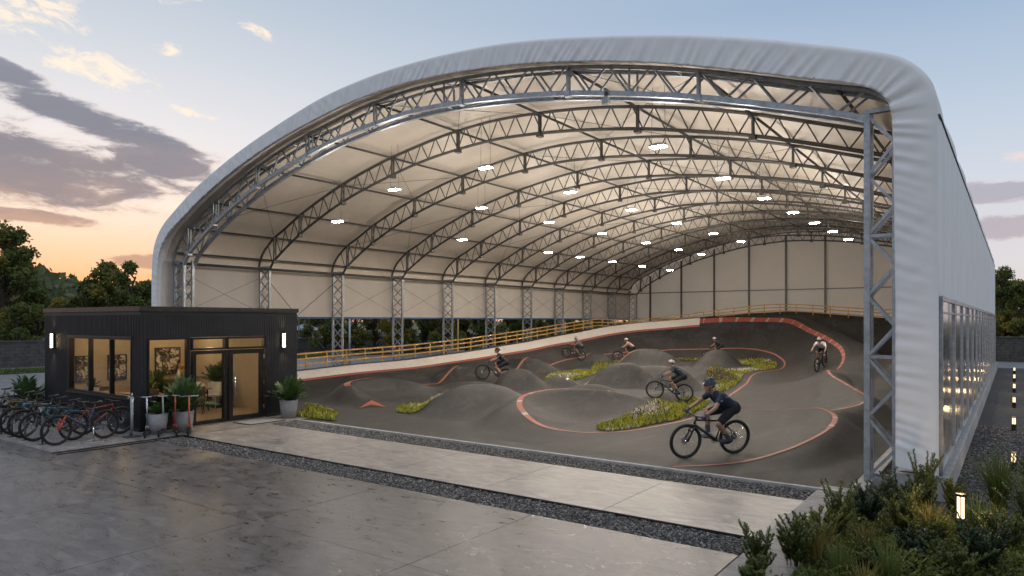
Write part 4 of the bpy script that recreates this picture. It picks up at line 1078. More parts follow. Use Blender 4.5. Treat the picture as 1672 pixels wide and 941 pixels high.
# interior: downlights, furniture, pictures, plants
for i, (x, y, lab) in enumerate([(-20.4, 12.1, 'small round downlight in the cafe ceiling behind the door'), (-20.8, 10.1, 'small round downlight in the cafe ceiling near the corner window'), (-23.4, 10.6, 'small round downlight in the cafe ceiling by the left windows'), (-23.6, 13.0, 'small round downlight in the cafe ceiling by the large picture')]):
    t = thing('downlight', lab, 'downlight', (x, y, CH-.556), 0, 'downlights in the cafe ceiling')
    b = MB(); b.lathe((0, 0, 0), [(.075, .004), (.075, -.012), (.052, -.012), (.052, -.002)], 16); b.build('trim_ring', M['grey_plastic'], t)
    b = MB(); b.lathe((0, 0, 0), [(.001, -.006), (.05, -.006)], 16); b.build('lens', M['spot_glow'], t)
    L = bpy.data.lights.new('downlight_glow', 'POINT'); L.energy = 32; L.color = (1, .72, .40); L.shadow_soft_size = .06
    o = link('downlight_glow', L); o.location = (x, y, CH-.72)
def picture(loc, rz, w, h, label):
    t = thing('framed_picture', label, 'picture', loc, rz, 'framed pictures on the cafe walls')
    b = MB(); f = .03
    b.span(-w/2, w/2, 0, .035, h/2-f, h/2); b.span(-w/2, w/2, 0, .035, -h/2, -h/2+f); b.span(-w/2, -w/2+f, 0, .035, -h/2+f, h/2-f); b.span(w/2-f, w/2, 0, .035, -h/2+f, h/2-f); b.build('frame', M['frame_black'], t)
    b = MB(); b.span(-w/2+f, w/2-f, .003, .02, -h/2+f, h/2-f); b.build('print', M['poster'], t)
picture((-24.79, 13.10, 1.55), -PI/2, .92, .98, 'large square black and white print above the cafe shelf')
picture((-24.79, 11.35, 1.42), -PI/2, .62, .86, 'black and white print seen through the left cafe windows, middle of the wall')
picture((-24.79, 10.25, 1.42), -PI/2, .40, .86, 'narrow dark print nearest the left end of the cafe')
t = thing('wall_shelf', 'long oak shelf under the large print inside the cafe', 'shelf', (-24.55, 13.0, 0)); b = MB(); b.box((0, 0, .93), (.42, 1.9, .045)); b.build('top', M['wood'], t)
b = MB(); b.box((0, 0, .46), (.38, 1.8, .88)); b.build('cabinet', M['wicker'], t)
t = thing('vase', 'small pale vase standing on the cafe shelf', 'vase', (-24.5, 13.35, .953)); b = MB(); b.lathe((0, 0, 0), [(.001, 0), (.05, 0), (.075, .10), (.05, .2), (.03, .26), (.04, .29)], 14); b.build('body', M['white_furn'], t)
t = thing('serving_counter', 'low oak counter inside the cafe behind the corner window', 'counter', (-20.2, 9.95, 0)); b = MB(); b.box((0, 0, .90), (1.5, .7, .05)); b.build('worktop', M['wood'], t); b = MB(); b.box((0, 0, .45), (1.42, .62, .84)); b.build('cabinet', M['wicker'], t)
def table(loc, w, d, label, m):
    t = thing('cafe_table', label, 'table', loc, 0, 'tables in the cafe')
    b = MB(); b.box((0, 0, .735), (w, d, .035)); b.build('tabletop', m, t)
    for sx in (-1, 1):
        for sy in (-1, 1): b = MB(); b.tube([(sx*(w/2-.08), sy*(d/2-.08), 0), (sx*(w/2-.1), sy*(d/2-.1), .718)], .02, 8); b.build('leg', M['frame_black'], t)
table((-22.1, 12.45, .025), 1.2, .8, 'oak topped cafe table just behind the glass side panel', M['wood'])
table((-22.7, 10.25, .025), 1.6, .75, 'dark legged cafe table behind the left windows', M['wood'])
def chair(loc, rz, label, m, lm):
    t = thing('cafe_chair', label, 'chair', loc, rz, 'chairs in the cafe')
    b = MB(); b.box((0, 0, .44), (.48, .46, .06)); b.build('seat', m, t)
    b = MB(); V = []
    for j in range(5):
        for i in range(9):
            a = PI*(-.62+1.24*i/8)/1; V.append((-.05-.22*math.cos(a)-.03*j/4, .26*math.sin(a*.9)*1.0, .46+.40*j/4))
    F = [(j*9+i, j*9+i+1, (j+1)*9+i+1, (j+1)*9+i) for j in range(4) for i in range(8)]; b.add(V, F, True); b.add([(v[0]-.025, v[1]*1.06, v[2]) for v in V], [f[::-1] for f in F], True); b.build('backrest', m, t)
    for sx in (-1, 1):
        for sy in (-1, 1): b = MB(); b.tube([(sx*.23, sy*.22, 0), (sx*.18, sy*.17, .42)], .014, 6); b.build('leg', lm, t)
chair((-21.25, 12.15, .025), PI*.80, 'brown woven tub chair just inside the glass side panel', M['wicker'], M['frame_black'])
chair((-22.95, 13.0, .025), -.4, 'white chair on the far side of the oak cafe table', M['white_furn'], M['white_furn'])
chair((-22.2, 13.35, .025), -1.2, 'white chair standing near the rear wall of the cafe', M['white_furn'], M['white_furn'])
chair((-22.3, 10.95, .025), -1.4, 'dark chair behind the table at the left windows', M['wicker'], M['frame_black'])
chair((-23.6, 10.3, .025), 0, 'dark chair at the left end of the cafe table by the windows', M['wicker'], M['frame_black'])
# potted palms: fronds of folded leaflets
def frond_plant(root, z0, n, L, seed, m, spread=1.0, name='foliage'):
    rs = random.Random(seed); b = MB()
    for k in range(n):
        az = 2*PI*k/n*2.4+rs.uniform(-.3, .3); up = rs.uniform(.45, 1.4); ln = L*rs.uniform(.7, 1.1)
        pts = []
        for i in range(8):
            s = i/7; r = ln*s*math.cos(up)*(1-.1*s)*spread; z = z0+ln*(s*math.sin(up)-.32*s*s*math.cos(up))
            pts.append(Vector((r*math.cos(az), r*math.sin(az), z)))
        b.tube(pts, [.006*(1-.8*i/7) for i in range(8)], 4, False)
        side = Vector((-math.sin(az), math.cos(az), 0))
        for i in range(2, 8):
            for h in (0, .5):
                p = pts[i-1].lerp(pts[i], h); t = (pts[i]-pts[i-1]).normalized()
                for sg in (-1, 1):
                    l = ln*.30*(1-.5*abs(i/7-.5))*rs.uniform(.8, 1.2); d = (side*sg*.8+t*.75+Vector((0, 0, rs.uniform(-.1, .35)))).normalized(); w = t.cross(d).cross(d).normalized()*.016*(L/.5)
                    b.add([p, p+d*l*.5+w, p+d*l, p+d*l*.5-w], [(0, 1, 2, 3)])
    return b.build(name, m, root)
def potted(loc, label, r, h, L, n, seed, potm=None, lm=None):
    t = thing('potted_palm', label, 'potted plant', loc, 0, 'potted palms around the cafe')
    b = MB(); b.lathe((0, 0, 0), [(.001, 0), (r*.78, 0), (r, h), (r*.9, h), (r*.86, h-.06)], 24); b.build('pot', potm or M['planter'], t)
    b = MB(); b.lathe((0, 0, 0), [(.001, h-.05), (r*.87, h-.05)], 20); b.build('soil', M['soil'], t)
    frond_plant(t, h-.05, n, L, seed, lm or M['leaf_pot']); return t
potted((-18.36, 9.42, .035), 'grey planter nearest the cafe corner, behind the scooters', .27, .52, .38, 16, 1)
potted((-18.34, 10.12, .0), 'tall palm in a grey planter between the scooters and the cafe door', .28, .55, .98, 44, 2)
potted((-18.25, 13.45, .001), 'palm in a round grey planter at the right end of the cafe front', .28, .55, .82, 44, 3)
potted((-22.75, 13.75, .025), 'palm in a white pot inside the cafe seen through the glass panel', .16, .85, .75, 26, 4, M['white_furn'])
potted((-24.2, 12.35, .025), 'slim dark palm inside the cafe left of the large print', .16, .5, .95, 22, 5)
potted((-22.9, 9.75, .025), 'small plant in a grey bowl behind the left cafe window', .20, .95, .38, 18, 6, M['grey_plastic'])
t = thing('flower_box', 'box of lime yellow leaves on the cafe counter by the corner window', 'plant box', (-20.0, 10.0, .925)); b = MB(); b.span(-.38, .38, -.13, .13, 0, .14); b.build('box', M['wood'], t); frond_plant(t, .1, 26, .34, 9, M['leaf_lime'], 1.2)
t = thing('yucca_bush', 'spiky green bush at the left end of the cafe behind the bikes', 'bush', (-25.7, 9.0, 0)); frond_plant(t, .1, 44, 1.05, 11, M['leaf_pot']); b = MB(); b.tube([(0, 0, -.05), (0, 0, .3)], .05, 8); b.build('stem', M['bark'], t)
t = thing('door_mat', 'flat grey door mat in front of the cafe door', 'door mat', (-18.2, 12.4, .002)); b = MB(); b.span(-.42, .42, -.62, .62, 0, .016); b.build('mat', M['rubber'], t); b = MB(); b.span(-.38, .38, -.58, .58, .017, .022); b.build('pile', M['planter'], t)
# ---------------------------------------------------------------- kick scooters
def scooter(loc, rz, label, stem, grip):
    t = thing('kick_scooter', label, 'scooter', loc, rz, 'kick scooters parked by the cafe corner')
    b = MB(); b.span(-.30, .22, -.065, .065, .085, .11); b.span(.20, .30, -.04, .04, .09, .135); b.build('deck', M['black'], t)
    for x in (-.36, .36):
        b = MB(); b.torus((x, 0, .085), .062, .022, 'y', 20, 8); b.lathe((x, 0, .085), [(.001, 0)], 3); b.tube([(x, -.02, .085), (x, .02, .085)], .045, 14); b.build('wheel', M['rubber'], t)
    b = MB(); b.beam((-.36, .035, .085), (-.25, .05, .1), .02); b.beam((-.36, -.035, .085), (-.25, -.05, .1), .02); b.add([(-.42, -.035, .17), (-.42, .035, .17), (-.27, .035, .14), (-.27, -.035, .14)], [(0, 1, 2, 3)]); b.build('rear_brake', M['black'], t)
    b = MB(); b.tube([(.36, .03, .085), (.33, .03, .2)], .012, 6); b.tube([(.36, -.03, .085), (.33, -.03, .2)], .012, 6); b.box((.33, 0, .21), (.05, .09, .03)); b.tube([(.33, 0, .2), (.20, 0, .98)], .021, 10); b.build('stem', stem, t)
    b = MB(); b.tube([(.20, -.22, .99), (.20, .22, .99)], .014, 8); b.build('handlebar', M['chrome'], t)
    for s in (-1, 1): b = MB(); b.tube([(.20, s*.12, .99), (.20, s*.235, .99)], .020, 8); b.build('grip', grip, t)
scooter((-18.05, 8.98, .035), 2.6, 'silver stemmed kick scooter nearest the cafe corner', M['chrome'], M['black'])
scooter((-17.95, 9.32, .035), 2.5, 'kick scooter with grey stem, second from the cafe corner', M['grey_plastic'], M['black'])
scooter((-17.80, 9.62, .035), 2.7, 'red stemmed kick scooter in front of the tall palm planter', M['red_paint'], M['black'])
scooter((-17.70, 9.92, .0), 2.6, 'kick scooter with orange stem, farthest from the cafe corner', M['orange_paint'], M['grey_plastic'])
# repair post
t = thing('repair_stand', 'tall grey bicycle repair post beside the nearest parked bike', 'repair stand', (-18.25, 8.72, .035))
b = MB(); b.tube([(0, 0, 0), (0, 0, 1.02)], .035, 12); b.build('post', M['steel'], t)
b = MB(); b.box((0, 0, .012), (.34, .34, .024)); b.beam((.1, 0, .02), (.02, 0, .16), .03); b.beam((-.1, 0, .02), (-.02, 0, .16), .03); b.build('base_plate', M['darksteel'], t)
b = MB(); b.tube([(-.13, 0, 1.0), (.10, 0, 1.0)], .018, 8); b.box((-.14, 0, 1.0), (.05, .06, .07)); b.tube([(0, 0, 1.0), (0, 0, 1.12)], .02, 8); b.build('clamp', M['steel'], t)
# ---------------------------------------------------------------- mountain bike (x forward, origin on the ground under the bottom bracket)
def bikepaint(name, c): return mat(name, c, .32, .15, .12, 6)
PAINT0 = bikepaint('bike_paint_dark', (.018, .020, .026))
PAINT_F = mat('fork_paint', (.02, .02, .022), .35, .2)
def bicycle(label, loc=(0, 0, 0), rz=0, group=None, steer=0.0):
    t = thing('bicycle', label, 'bicycle', loc, rz, group)
    Rr = .362
    RA, FA = Vector((-.45, 0, Rr)), Vector((.70, 0, Rr))
    BB, HB, HT, ST, SD = Vector((0, 0, .33)), Vector((.515, 0, .70)), Vector((.47, 0, .82)), Vector((-.165, 0, .77)), Vector((-.215, 0, .93))
    b = MB()
    b.tube([HT-Vector((.01, 0, .03)), ST-Vector((-.02, 0, .05))], [.021, .018], 10); b.tube([HB, BB], [.028, .026], 10); b.tube([BB, ST], .017, 10)
    b.tube([HB, HT], .024, 10)
    for s in (-1, 1):
        b.tube([BB+Vector((-.03, s*.035, 0)), RA+Vector((.08, s*.062, .0)), RA+Vector((0, s*.066, 0))], .010, 8)
        b.tube([ST+Vector((.015, s*.016, -.06)), RA+Vector((.06, s*.055, .12)), RA+Vector((0, s*.066, 0))], .008, 8)
    b.tube([BB+Vector((0, -.045, 0)), BB+Vector((0, .045, 0))], .028, 10)
    b.build('frame', PAINT0, t)
    def wheel(c):
        b = MB(); b.tube([c+Vector((0, -.055, 0)), c+Vector((0, .055, 0))], .018, 10)
        for k in range(26):
            a = 2*PI*k/26; s = 1 if k % 2 else -1
            b.tube([c+Vector((.018*math.cos(a+.8*s), s*.03, .018*math.sin(a+.8*s))), c+Vector((.308*math.cos(a), 0, .308*math.sin(a)))], .0016, 3, False)
        b.tube([c+Vector((0, -.042, 0)), c+Vector((0, -.038, 0))], .075, 18)      # brake disc
        w = b.build('wheel', M['chrome'], t)
        b = MB(); b.torus(c, .331, .033, 'y', 48, 10); b.build('tyre', M['rubber'], w)
        b = MB(); b.torus(c, .304, .013, 'y', 48, 6, 0, 1.3); b.build('rim', M['rim'], w)
    wheel(RA); wheel(FA)
    b = MB(); cr = HB+Vector((.008, 0, -.02))
    b.box(cr, (.05, .15, .045))
    for s in (-1, 1): b.tube([cr+Vector((0, s*.062, 0)), cr.lerp(FA, .5)+Vector((.0, s*.062, 0))], .019, 10); b.tube([cr.lerp(FA, .45)+Vector((0, s*.062, 0)), FA+Vector((0, s*.062, 0))], .024, 10)
    b.tube([cr.lerp(FA, .45)+Vector((0, -.062, .03)), cr.lerp(FA, .38)+Vector((.05, 0, .05)), cr.lerp(FA, .45)+Vector((0, .062, .03))], .014, 8)
    b.build('fork', PAINT_F, t)
    b = MB(); b.tube([HT+Vector((-.004, 0, 0)), HT+Vector((-.012, 0, .05))], .022, 10); b.tube([HT+Vector((-.01, 0, .04)), HT+Vector((.05, 0, .06))], .018, 8)
    hb = [HT+Vector((.02, -.37, .085)), HT+Vector((.045, -.16, .075)), HT+Vector((.05, -.05, .06)), HT+Vector((.05, .05, .06)), HT+Vector((.045, .16, .075)), HT+Vector((.02, .37, .085))]
    b.tube(hb, .014, 8)
    for s in (-1, 1): b.tube([HT+Vector((.05, s*.21, .07)), HT+Vector((.11, s*.26, .05)), HT+Vector((.095, s*.34, .055))], .006, 6)
    hbar = b.build('handlebar', M['black'], t)
    for s in (-1, 1): b = MB(); b.tube([HT+Vector((.033, s*.25, .081)), HT+Vector((.02, s*.385, .086))], .018, 10); b.build('grip', M['rubber'], hbar)
    b = MB()
    V = []; prof = [(-.15, .062, .02), (-.13, .072, .03), (-.06, .068, .022), (.02, .036, .016), (.09, .022, .018), (.13, .014, .006)]
    for (x, w, h) in prof:
        for k in range(9):
            a = PI*k/8; V.append((SD.x+x, w*math.cos(a), SD.z+h*math.sin(a)+(.012 if x < -.1 else 0)))
    F = [(i*9+k, i*9+k+1, (i+1)*9+k+1, (i+1)*9+k) for i in range(len(prof)-1) for k in range(8)]
    b.add(V, F, True); b.add([(v[0], v[1]*.9, v[2]-.022) for v in V], [f[::-1] for f in F], True)
    sd_ = b.build('saddle', M['black'], t)
    b = MB(); b.tube([ST+Vector((.01, 0, -.06)), SD+Vector((0, 0, -.015))], .0145, 10); b.tube([SD+Vector((-.09, .02, -.012)), SD+Vector((.09, .02, -.006))], .004, 5); b.tube([SD+Vector((-.09, -.02, -.012)), SD+Vector((.09, -.02, -.006))], .004, 5); b.build('seat_post', M['darksteel'], t)
    b = MB(); sg = 1
    b.torus(BB+Vector((0, -.05, 0)), .075, .006, 'y', 28, 4); b.tube([BB+Vector((0, -.052, 0)), BB+Vector((0, -.046, 0))], .05, 12)
    for s, dx, dz in ((1, -.165, -.045), (-1, .165, .045)):
        b.tube([BB+Vector((0, s*.06, 0)), BB+Vector((dx, s*.075, dz))], [.014, .010], 8)
    b.torus(RA+Vector((0, -.045, 0)), .052, .012, 'y', 20, 4, 0, 1.5)
    b.tube([BB+Vector((0, -.05, .075)), RA+Vector((0, -.045, .06))], .004, 4); b.tube([BB+Vector((0, -.05, -.075)), RA+Vector((.0, -.045, -.06))], .004, 4); b.tube([RA+Vector((.01, -.05, -.05)), RA+Vector((.03, -.05, -.13))], .014, 6)
    ck = b.build('crankset', M['darksteel'], t)
    for s, dx, dz in ((1, -.165, -.045), (-1, .165, .045)):
        b = MB(); b.box(BB+Vector((dx, s*.125, dz)), (.095, .10, .02)); b.build('pedal', M['black'], ck)
    return t
proto = bicycle('x')
P_BLUE = bikepaint('bike_paint_blue', (.03, .06, .12)); P_TEAL = bikepaint('bike_paint_teal', (.025, .10, .12)); P_RED = bikepaint('bike_paint_red', (.26, .045, .025)); P_GREY = bikepaint('bike_paint_grey', (.16, .165, .17)); P_YEL = bikepaint('bike_paint_amber', (.24, .14, .03)); P_DK = bikepaint('bike_paint_charcoal', (.035, .036, .038)); P_NAVY = bikepaint('bike_paint_navy', (.02, .035, .075)); P_SKY = bikepaint('bike_paint_sky', (.13, .27, .38))
F_RED = mat('fork_red', (.45, .07, .04), .4)
rack = [(-18.55, 7.78, -1.47, P_BLUE, 'blue framed mountain bike with red fork accents, nearest and complete in the parked row', F_RED),
        (-18.98, 8.10, 1.62, P_RED, 'red parked bike turned the other way behind the nearest blue one', PAINT_F),
        (-19.62, 7.72, -1.50, P_TEAL, 'teal parked mountain bike, second front wheel in the row', PAINT_F),
        (-20.45, 7.74, -1.45, P_DK, 'charcoal parked mountain bike with amber saddle bag side, third front wheel in the row', PAINT_F),
        (-21.10, 7.80, -1.52, P_SKY, 'pale blue parked mountain bike, fourth front wheel in the row', PAINT_F),
        (-22.00, 7.76, -1.48, P_YEL, 'amber framed parked bike, fifth front wheel in the row', PAINT_F),
        (-22.75, 7.82, -1.44, P_GREY, 'grey framed parked bike, sixth front wheel in the row', PAINT_F),
        (-23.65, 7.78, -1.50, P_NAVY, 'navy parked bike at the left edge of the picture', PAINT_F),
        (-24.5, 7.82, -1.46, P_RED, 'dark red parked bike, leftmost of the row beyond the navy one', PAINT_F)]
rack[3] = (-20.45, 7.74, -1.45, P_DK, 'charcoal parked mountain bike, third front wheel in the row', PAINT_F)
for (x, y, rz, pm, lab, fm) in rack:
    dup(proto, (x, y, .035), rz, lab, 'bicycles parked beside the cafe', {PAINT0: pm, PAINT_F: fm})
# bike stands
def stand(loc, label):
    t = thing('bike_stand', label, 'bike stand', loc, 0, 'steel stands holding the parked bikes')
    b = MB(); b.tube([(0, 0, 0), (0, 0, .68)], .020, 10); b.tube([(0, 0, .62), (0, .12, .66), (0, .24, .60), (0, .24, .48), (0, .02, .44)], .011, 8); b.build('post', M['darksteel'], t)
    b = MB(); b.box((0, 0, .006), (.16, .16, .012)); b.build('foot_plate', M['darksteel'], t)
for i, (x, lab) in enumerate([(-18.92, 'nearest dark steel stand, left of the blue bike wheel'), (-19.95, 'dark steel stand between the teal and charcoal bikes'), (-20.78, 'dark steel stand between the charcoal and pale blue bikes'), (-21.5, 'dark steel stand between the pale blue and amber bikes'), (-22.4, 'dark steel stand between the amber and grey bikes'), (-23.2, 'dark steel stand between the grey and navy bikes')]):
    stand((x, 6.95, .035), lab)
t = thing('bike_prop', 'slim silver prop stand under the middle of the blue bike', 'prop stand', (-18.35, 7.85, .035)); b = MB(); b.tube([(0, 0, 0), (0, 0, .36)], .018, 8); b.tube([(-.02, -.18, .01), (0, 0, .05), (.02, .2, .01)], .01, 6); b.build('post', M['chrome'], t); b = MB(); b.tube([(.0, -.3, .006), (.18, -.1, .006), (.2, .15, .006), (.05, .3, .006)], .008, 6); b.build('cable', M['chrome'], t)

# ---------------------------------------------------------------- riders
SKIN = mat('skin', (.36, .20, .135), .55, 0, .08, 8)
HAIR = mat('dark_hair', (.02, .015, .012), .6)
J_NAVY = mat('navy_jersey', (.018, .026, .052), .75, 0, .3, 14, .7, 22); J_BLACK = mat('black_jersey', (.014, .014, .016), .75, 0, .2, 14); J_WHITE = mat('white_jersey', (.52, .52, .54), .75, 0, .1, 14); J_GREY = mat('grey_jersey', (.16, .165, .17), .75, 0, .2, 14); J_RED = mat('pale_red_jersey', (.42, .25, .22), .75, 0, .2, 14)
SHORTS = mat('black_shorts', (.010, .011, .015), .8, 0, .2, 12); SOCK = mat('grey_sock', (.09, .09, .10), .85)
SHOE_D = mat('dark_blue_shoe', (.03, .038, .06), .6); SHOE_W = mat('white_shoe', (.55, .54, .52), .6)
HEL_B = mat('blue_helmet', (.03, .07, .13), .3); HEL_K = mat('black_helmet', (.02, .02, .022), .3); HEL_W = mat('white_helmet', (.55, .56, .57), .3)
LENS = mat('dark_sunglass_lens', (.01, .01, .012), .12); GLOVE = mat('purple_glove', (.045, .035, .10), .7); LOGO = mat('pale_print', (.35, .40, .48), .6)
def voxel(b, name, m, vox, it=4):
    tmp = bpy.data.objects.new('tmp', b.mesh('tmp', m)); col.objects.link(tmp)
    r = tmp.modifiers.new('r', 'REMESH'); r.mode = 'VOXEL'; r.voxel_size = vox; r.use_smooth_shade = True
    s = tmp.modifiers.new('s', 'SMOOTH'); s.iterations = it; s.factor = .5
    dg = bpy.context.evaluated_depsgraph_get(); dg.update()
    me = bpy.data.meshes.new_from_object(tmp.evaluated_get(dg)); me.name = name
    bpy.data.objects.remove(tmp)
    me.materials.clear(); me.materials.append(m); me.polygons.foreach_set('material_index', np.zeros(len(me.polygons), np.int32)); me.polygons.foreach_set('use_smooth', np.ones(len(me.polygons), bool))
    return me
def V_(*a): return Vector(a)
def rider(label, vox, look=0.0, flip=1):
    """crouched, standing on level pedals; +y is the rider's left"""
    t = thing('person', label, 'cyclist')
    hip = V_(-.33, 0, 1.01); chest = V_(-.03, 0, 1.24); neck = V_(.10, 0, 1.35); head = V_(.19, 0, 1.485)
    sh = {s: V_(.03, s*.185, 1.29) for s in (1, -1)}
    el = {s: V_(.22, s*.315, 1.09) for s in (1, -1)}
    wr = {s: V_(.445, s*.315, .955) for s in (1, -1)}
    gr = {s: V_(.495, s*.325, .905) for s in (1, -1)}
    HJ = {s: V_(-.31, s*.10, .985) for s in (1, -1)}
    an = {1: V_(-.215, .125, .385), -1: V_(.105, -.125, .47)}
    kn = {1: V_(.055, .165, .70), -1: V_(.13, -.165, .875)}
    toe = {1: V_(-.06, .14, .315), -1: V_(.27, -.14, .415)}
    def torso(b, g):
        for s in (1, -1):
            b.cap(hip+V_(-.02, s*.06, 0), hip+V_(.05, s*.055, .05), .125+g, .115+g); b.cap(hip+V_(.05, s*.055, .05), chest+V_(-.02, s*.065, -.02), .105+g, .118+g)
            b.cap(chest+V_(-.02, s*.065, -.02), chest+V_(.07, s*.085, .045), .12+g, .092+g); b.cap(chest+V_(.06, s*.09, .05), sh[s], .085+g, .062+g)
    b = MB(); torso(b, 0)
    b.cap(chest+V_(.06, 0, .05), neck, .075, .056); b.cap(neck, head+V_(-.02, 0, -.05), .054, .056)
    # head: cranium, jaw, nose, ears, brow
    b.ball(head+V_(-.012, 0, .025), (.098, .078, .098), 16); b.cap(head+V_(.03, 0, -.02), head+V_(.055, 0, -.085), .066, .042)
    b.cap(head+V_(.085, 0, .012), head+V_(.112, 0, -.024), .012, .016); b.cap(head+V_(.072, -.03, .035), head+V_(.072, .03, .035), .018, .018)
    for s in (1, -1): b.ball(head+V_(-.012, s*.079, -.01), (.022, .012, .032), 8)
    b.cap(head+V_(.085, -.018, -.058), head+V_(.085, .018, -.058), .010, .010)
    for s in (1, -1):
        b.cap(sh[s], sh[s].lerp(el[s], .5), .056, .047); b.cap(sh[s].lerp(el[s], .5), el[s], .047, .038); b.cap(el[s], el[s].lerp(wr[s], .35), .040, .041); b.cap(el[s].lerp(wr[s], .35), wr[s], .041, .027)
        hand(b, wr[s], gr[s], s, 0)
        b.cap(HJ[s], HJ[s].lerp(kn[s], .5), .098, .080); b.cap(HJ[s].lerp(kn[s], .5), kn[s], .080, .056)
        ca = kn[s].lerp(an[s], .33)+V_(-.018, 0, 0); b.cap(kn[s], ca, .056, .059); b.cap(ca, an[s].lerp(kn[s], .1), .059, .036); b.cap(an[s].lerp(kn[s], .1), an[s], .036, .036)
        b.cap(an[s]+V_(-.03, 0, -.045), toe[s], .038, .030)
    link('body', voxel(b, 'body', SKIN, vox), t)
    b = MB()      # jersey with short sleeves
    torso(b, .016)
    for s in (1, -1): b.cap(sh[s], sh[s].lerp(el[s], .50), .074, .064)
    b.cap(chest+V_(.06, 0, .05), neck.lerp(chest, .35), .085, .072)
    j = link('jersey', voxel(b, 'jersey', J_NAVY, vox), t)
    b = MB()
    for s in (1, -1): b.box(sh[s].lerp(el[s], .42)+V_(-.03, s*.062, .012), (.05, .012, .02), .0); b.box(chest+V_(-.1, s*.186, .02), (.10, .006, .016))
    b.build('print', LOGO, j)
    b = MB()
    for s in (1, -1):
        b.cap(hip+V_(-.03, s*.06, -.01), hip+V_(.03, s*.055, .02), .150, .135); b.cap(HJ[s], HJ[s].lerp(kn[s], .5), .118, .100); b.cap(HJ[s].lerp(kn[s], .5), HJ[s].lerp(kn[s], .80), .100, .084)
    link('shorts', voxel(b, 'shorts', SHORTS, vox), t)
    for s in (1, -1):
        b = MB(); b.cap(an[s].lerp(kn[s], .05), an[s].lerp(kn[s], .34), .045, .056); link('sock', voxel(b, 'sock', SOCK, vox*.8), t)
        b = MB(); b.cap(an[s]+V_(-.045, 0, -.05), toe[s]+V_(.01, 0, .008), .050, .040); b.cap(an[s]+V_(-.01, 0, -.02), an[s]+V_(.03, 0, -.05), .046, .046); b.cap(an[s]+V_(-.045, 0, -.075), toe[s]+V_(.02, 0, -.018), .036, .034)
        link('shoe', voxel(b, 'shoe', SHOE_D if s == 1 else SHOE_W, vox*.8), t)
        b = MB(); hand(b, wr[s], gr[s], s, .006, True); link('glove', voxel(b, 'glove', GLOVE, min(vox*.7, .008), 2), t)
    # helmet: vented shell
    b = MB(); c = head+V_(-.022, 0, .045)
    n, mz = 28, 9; V = []
    for i in range(mz+1):
        th = PI*.53*i/mz
        for k in range(n):
            a = 2*PI*k/n; r = math.sin(th); rb = 1.16 if math.cos(a) < 0 else 1.05
            rid = 1+.035*math.cos(6*a)*math.sin(th)**.5
            V.append(c+V_(.118*rb*r*math.cos(a)*rid, .098*r*math.sin(a)*rid, .105*math.cos(th)*rid-.012*(math.cos(a) < -.3)*r))
    b.add(V, [(i*n+k, (i+1)*n+k, (i+1)*n+(k+1) % n, i*n+(k+1) % n) for i in range(mz) for k in range(n)], True)
    b.add([c+(v-c)*.90 for v in V], [(i*n+k, i*n+(k+1) % n, (i+1)*n+(k+1) % n, (i+1)*n+k) for i in range(mz) for k in range(n)], True)
    b.add([V[mz*n+k] for k in range(n)]+[c+(V[mz*n+k]-c)*.9 for k in range(n)], [(k, n+k, n+(k+1) % n, (k+1) % n) for k in range(n)])
    h = b.build('helmet', HEL_B, t)
    b = MB()
    for s in (-.055, -.02, .02, .055):
        pts = []
        for i in range(7):
            th = -.75+1.9*i/6; pts.append(c+V_(.118*1.02*math.sin(th)*math.cos(s*4), s*(1.05), .105*1.02*math.cos(th)*math.cos(s*5)))
        b.tube(pts, .0085, 5)
    b.build('vent', HEL_K, h)
    b = MB(); e = head+V_(.088, 0, .012)
    for s in (1, -1):
        b.cap(e+V_(.012, s*.012, 0), e+V_(-.012, s*.060, .002), .019, .016, 10); b.tube([e+V_(-.015, s*.068, .004), e+V_(-.09, s*.082, .006)], .005, 5)
    b.build('sunglasses', LENS, t)
    b = MB()
    for s in (1, -1): b.tube([head+V_(-.03, s*.086, .04), head+V_(.02, s*.075, -.06), head+V_(.03, 0, -.118)], .006, 5)
    b.build('chin_strap', HEL_K, t)
    b = MB(); b.ball(head+V_(-.05, 0, -.012), (.062, .074, .06), 12); b.build('hair', HAIR, t)
    return t
def hand(b, wr, gr, s, g, short=False):
    """palm, four bent fingers round the grip, thumb leaving the side of the palm"""
    d = (gr-wr).normalized()
    b.cap(wr, wr+d*.03, .027+g, .026+g)
    for k in range(4):
        off = V_(0, s*(-.030+.020*k), .004-abs(k-1.4)*.002); r = .0105-.0007*abs(k-1)+g
        p0 = wr+d*.025+V_(0, s*(-.022+.015*k), 0); p1 = gr+off+V_(-.012, 0, .030)
        b.cap(p0, p1, r+.007, r+.002, 8)
        ln = (1.0, 1.08, 1.0, .8)[k]
        p2 = gr+off+V_(.024, 0, .020); p3 = gr+off+V_(.030, 0, -.008*ln); p4 = gr+off+V_(.010, 0, -.026*ln)
        if short and k < 0: continue
        b.cap(p1, p2, r+.001, r, 8); b.cap(p2, p3, r, r-.001, 8); b.cap(p3, p4, r-.001, r-.002, 8)
    q = wr+d*.03+V_(0, -s*.025, 0); q1 = gr+V_(-.012, -s*.052, .008); q2 = gr+V_(.016, -s*.050, -.014)
    b.cap(q, q1, .017+g, .012+g, 8); b.cap(q1, q2, .012+g, .010+g, 8)
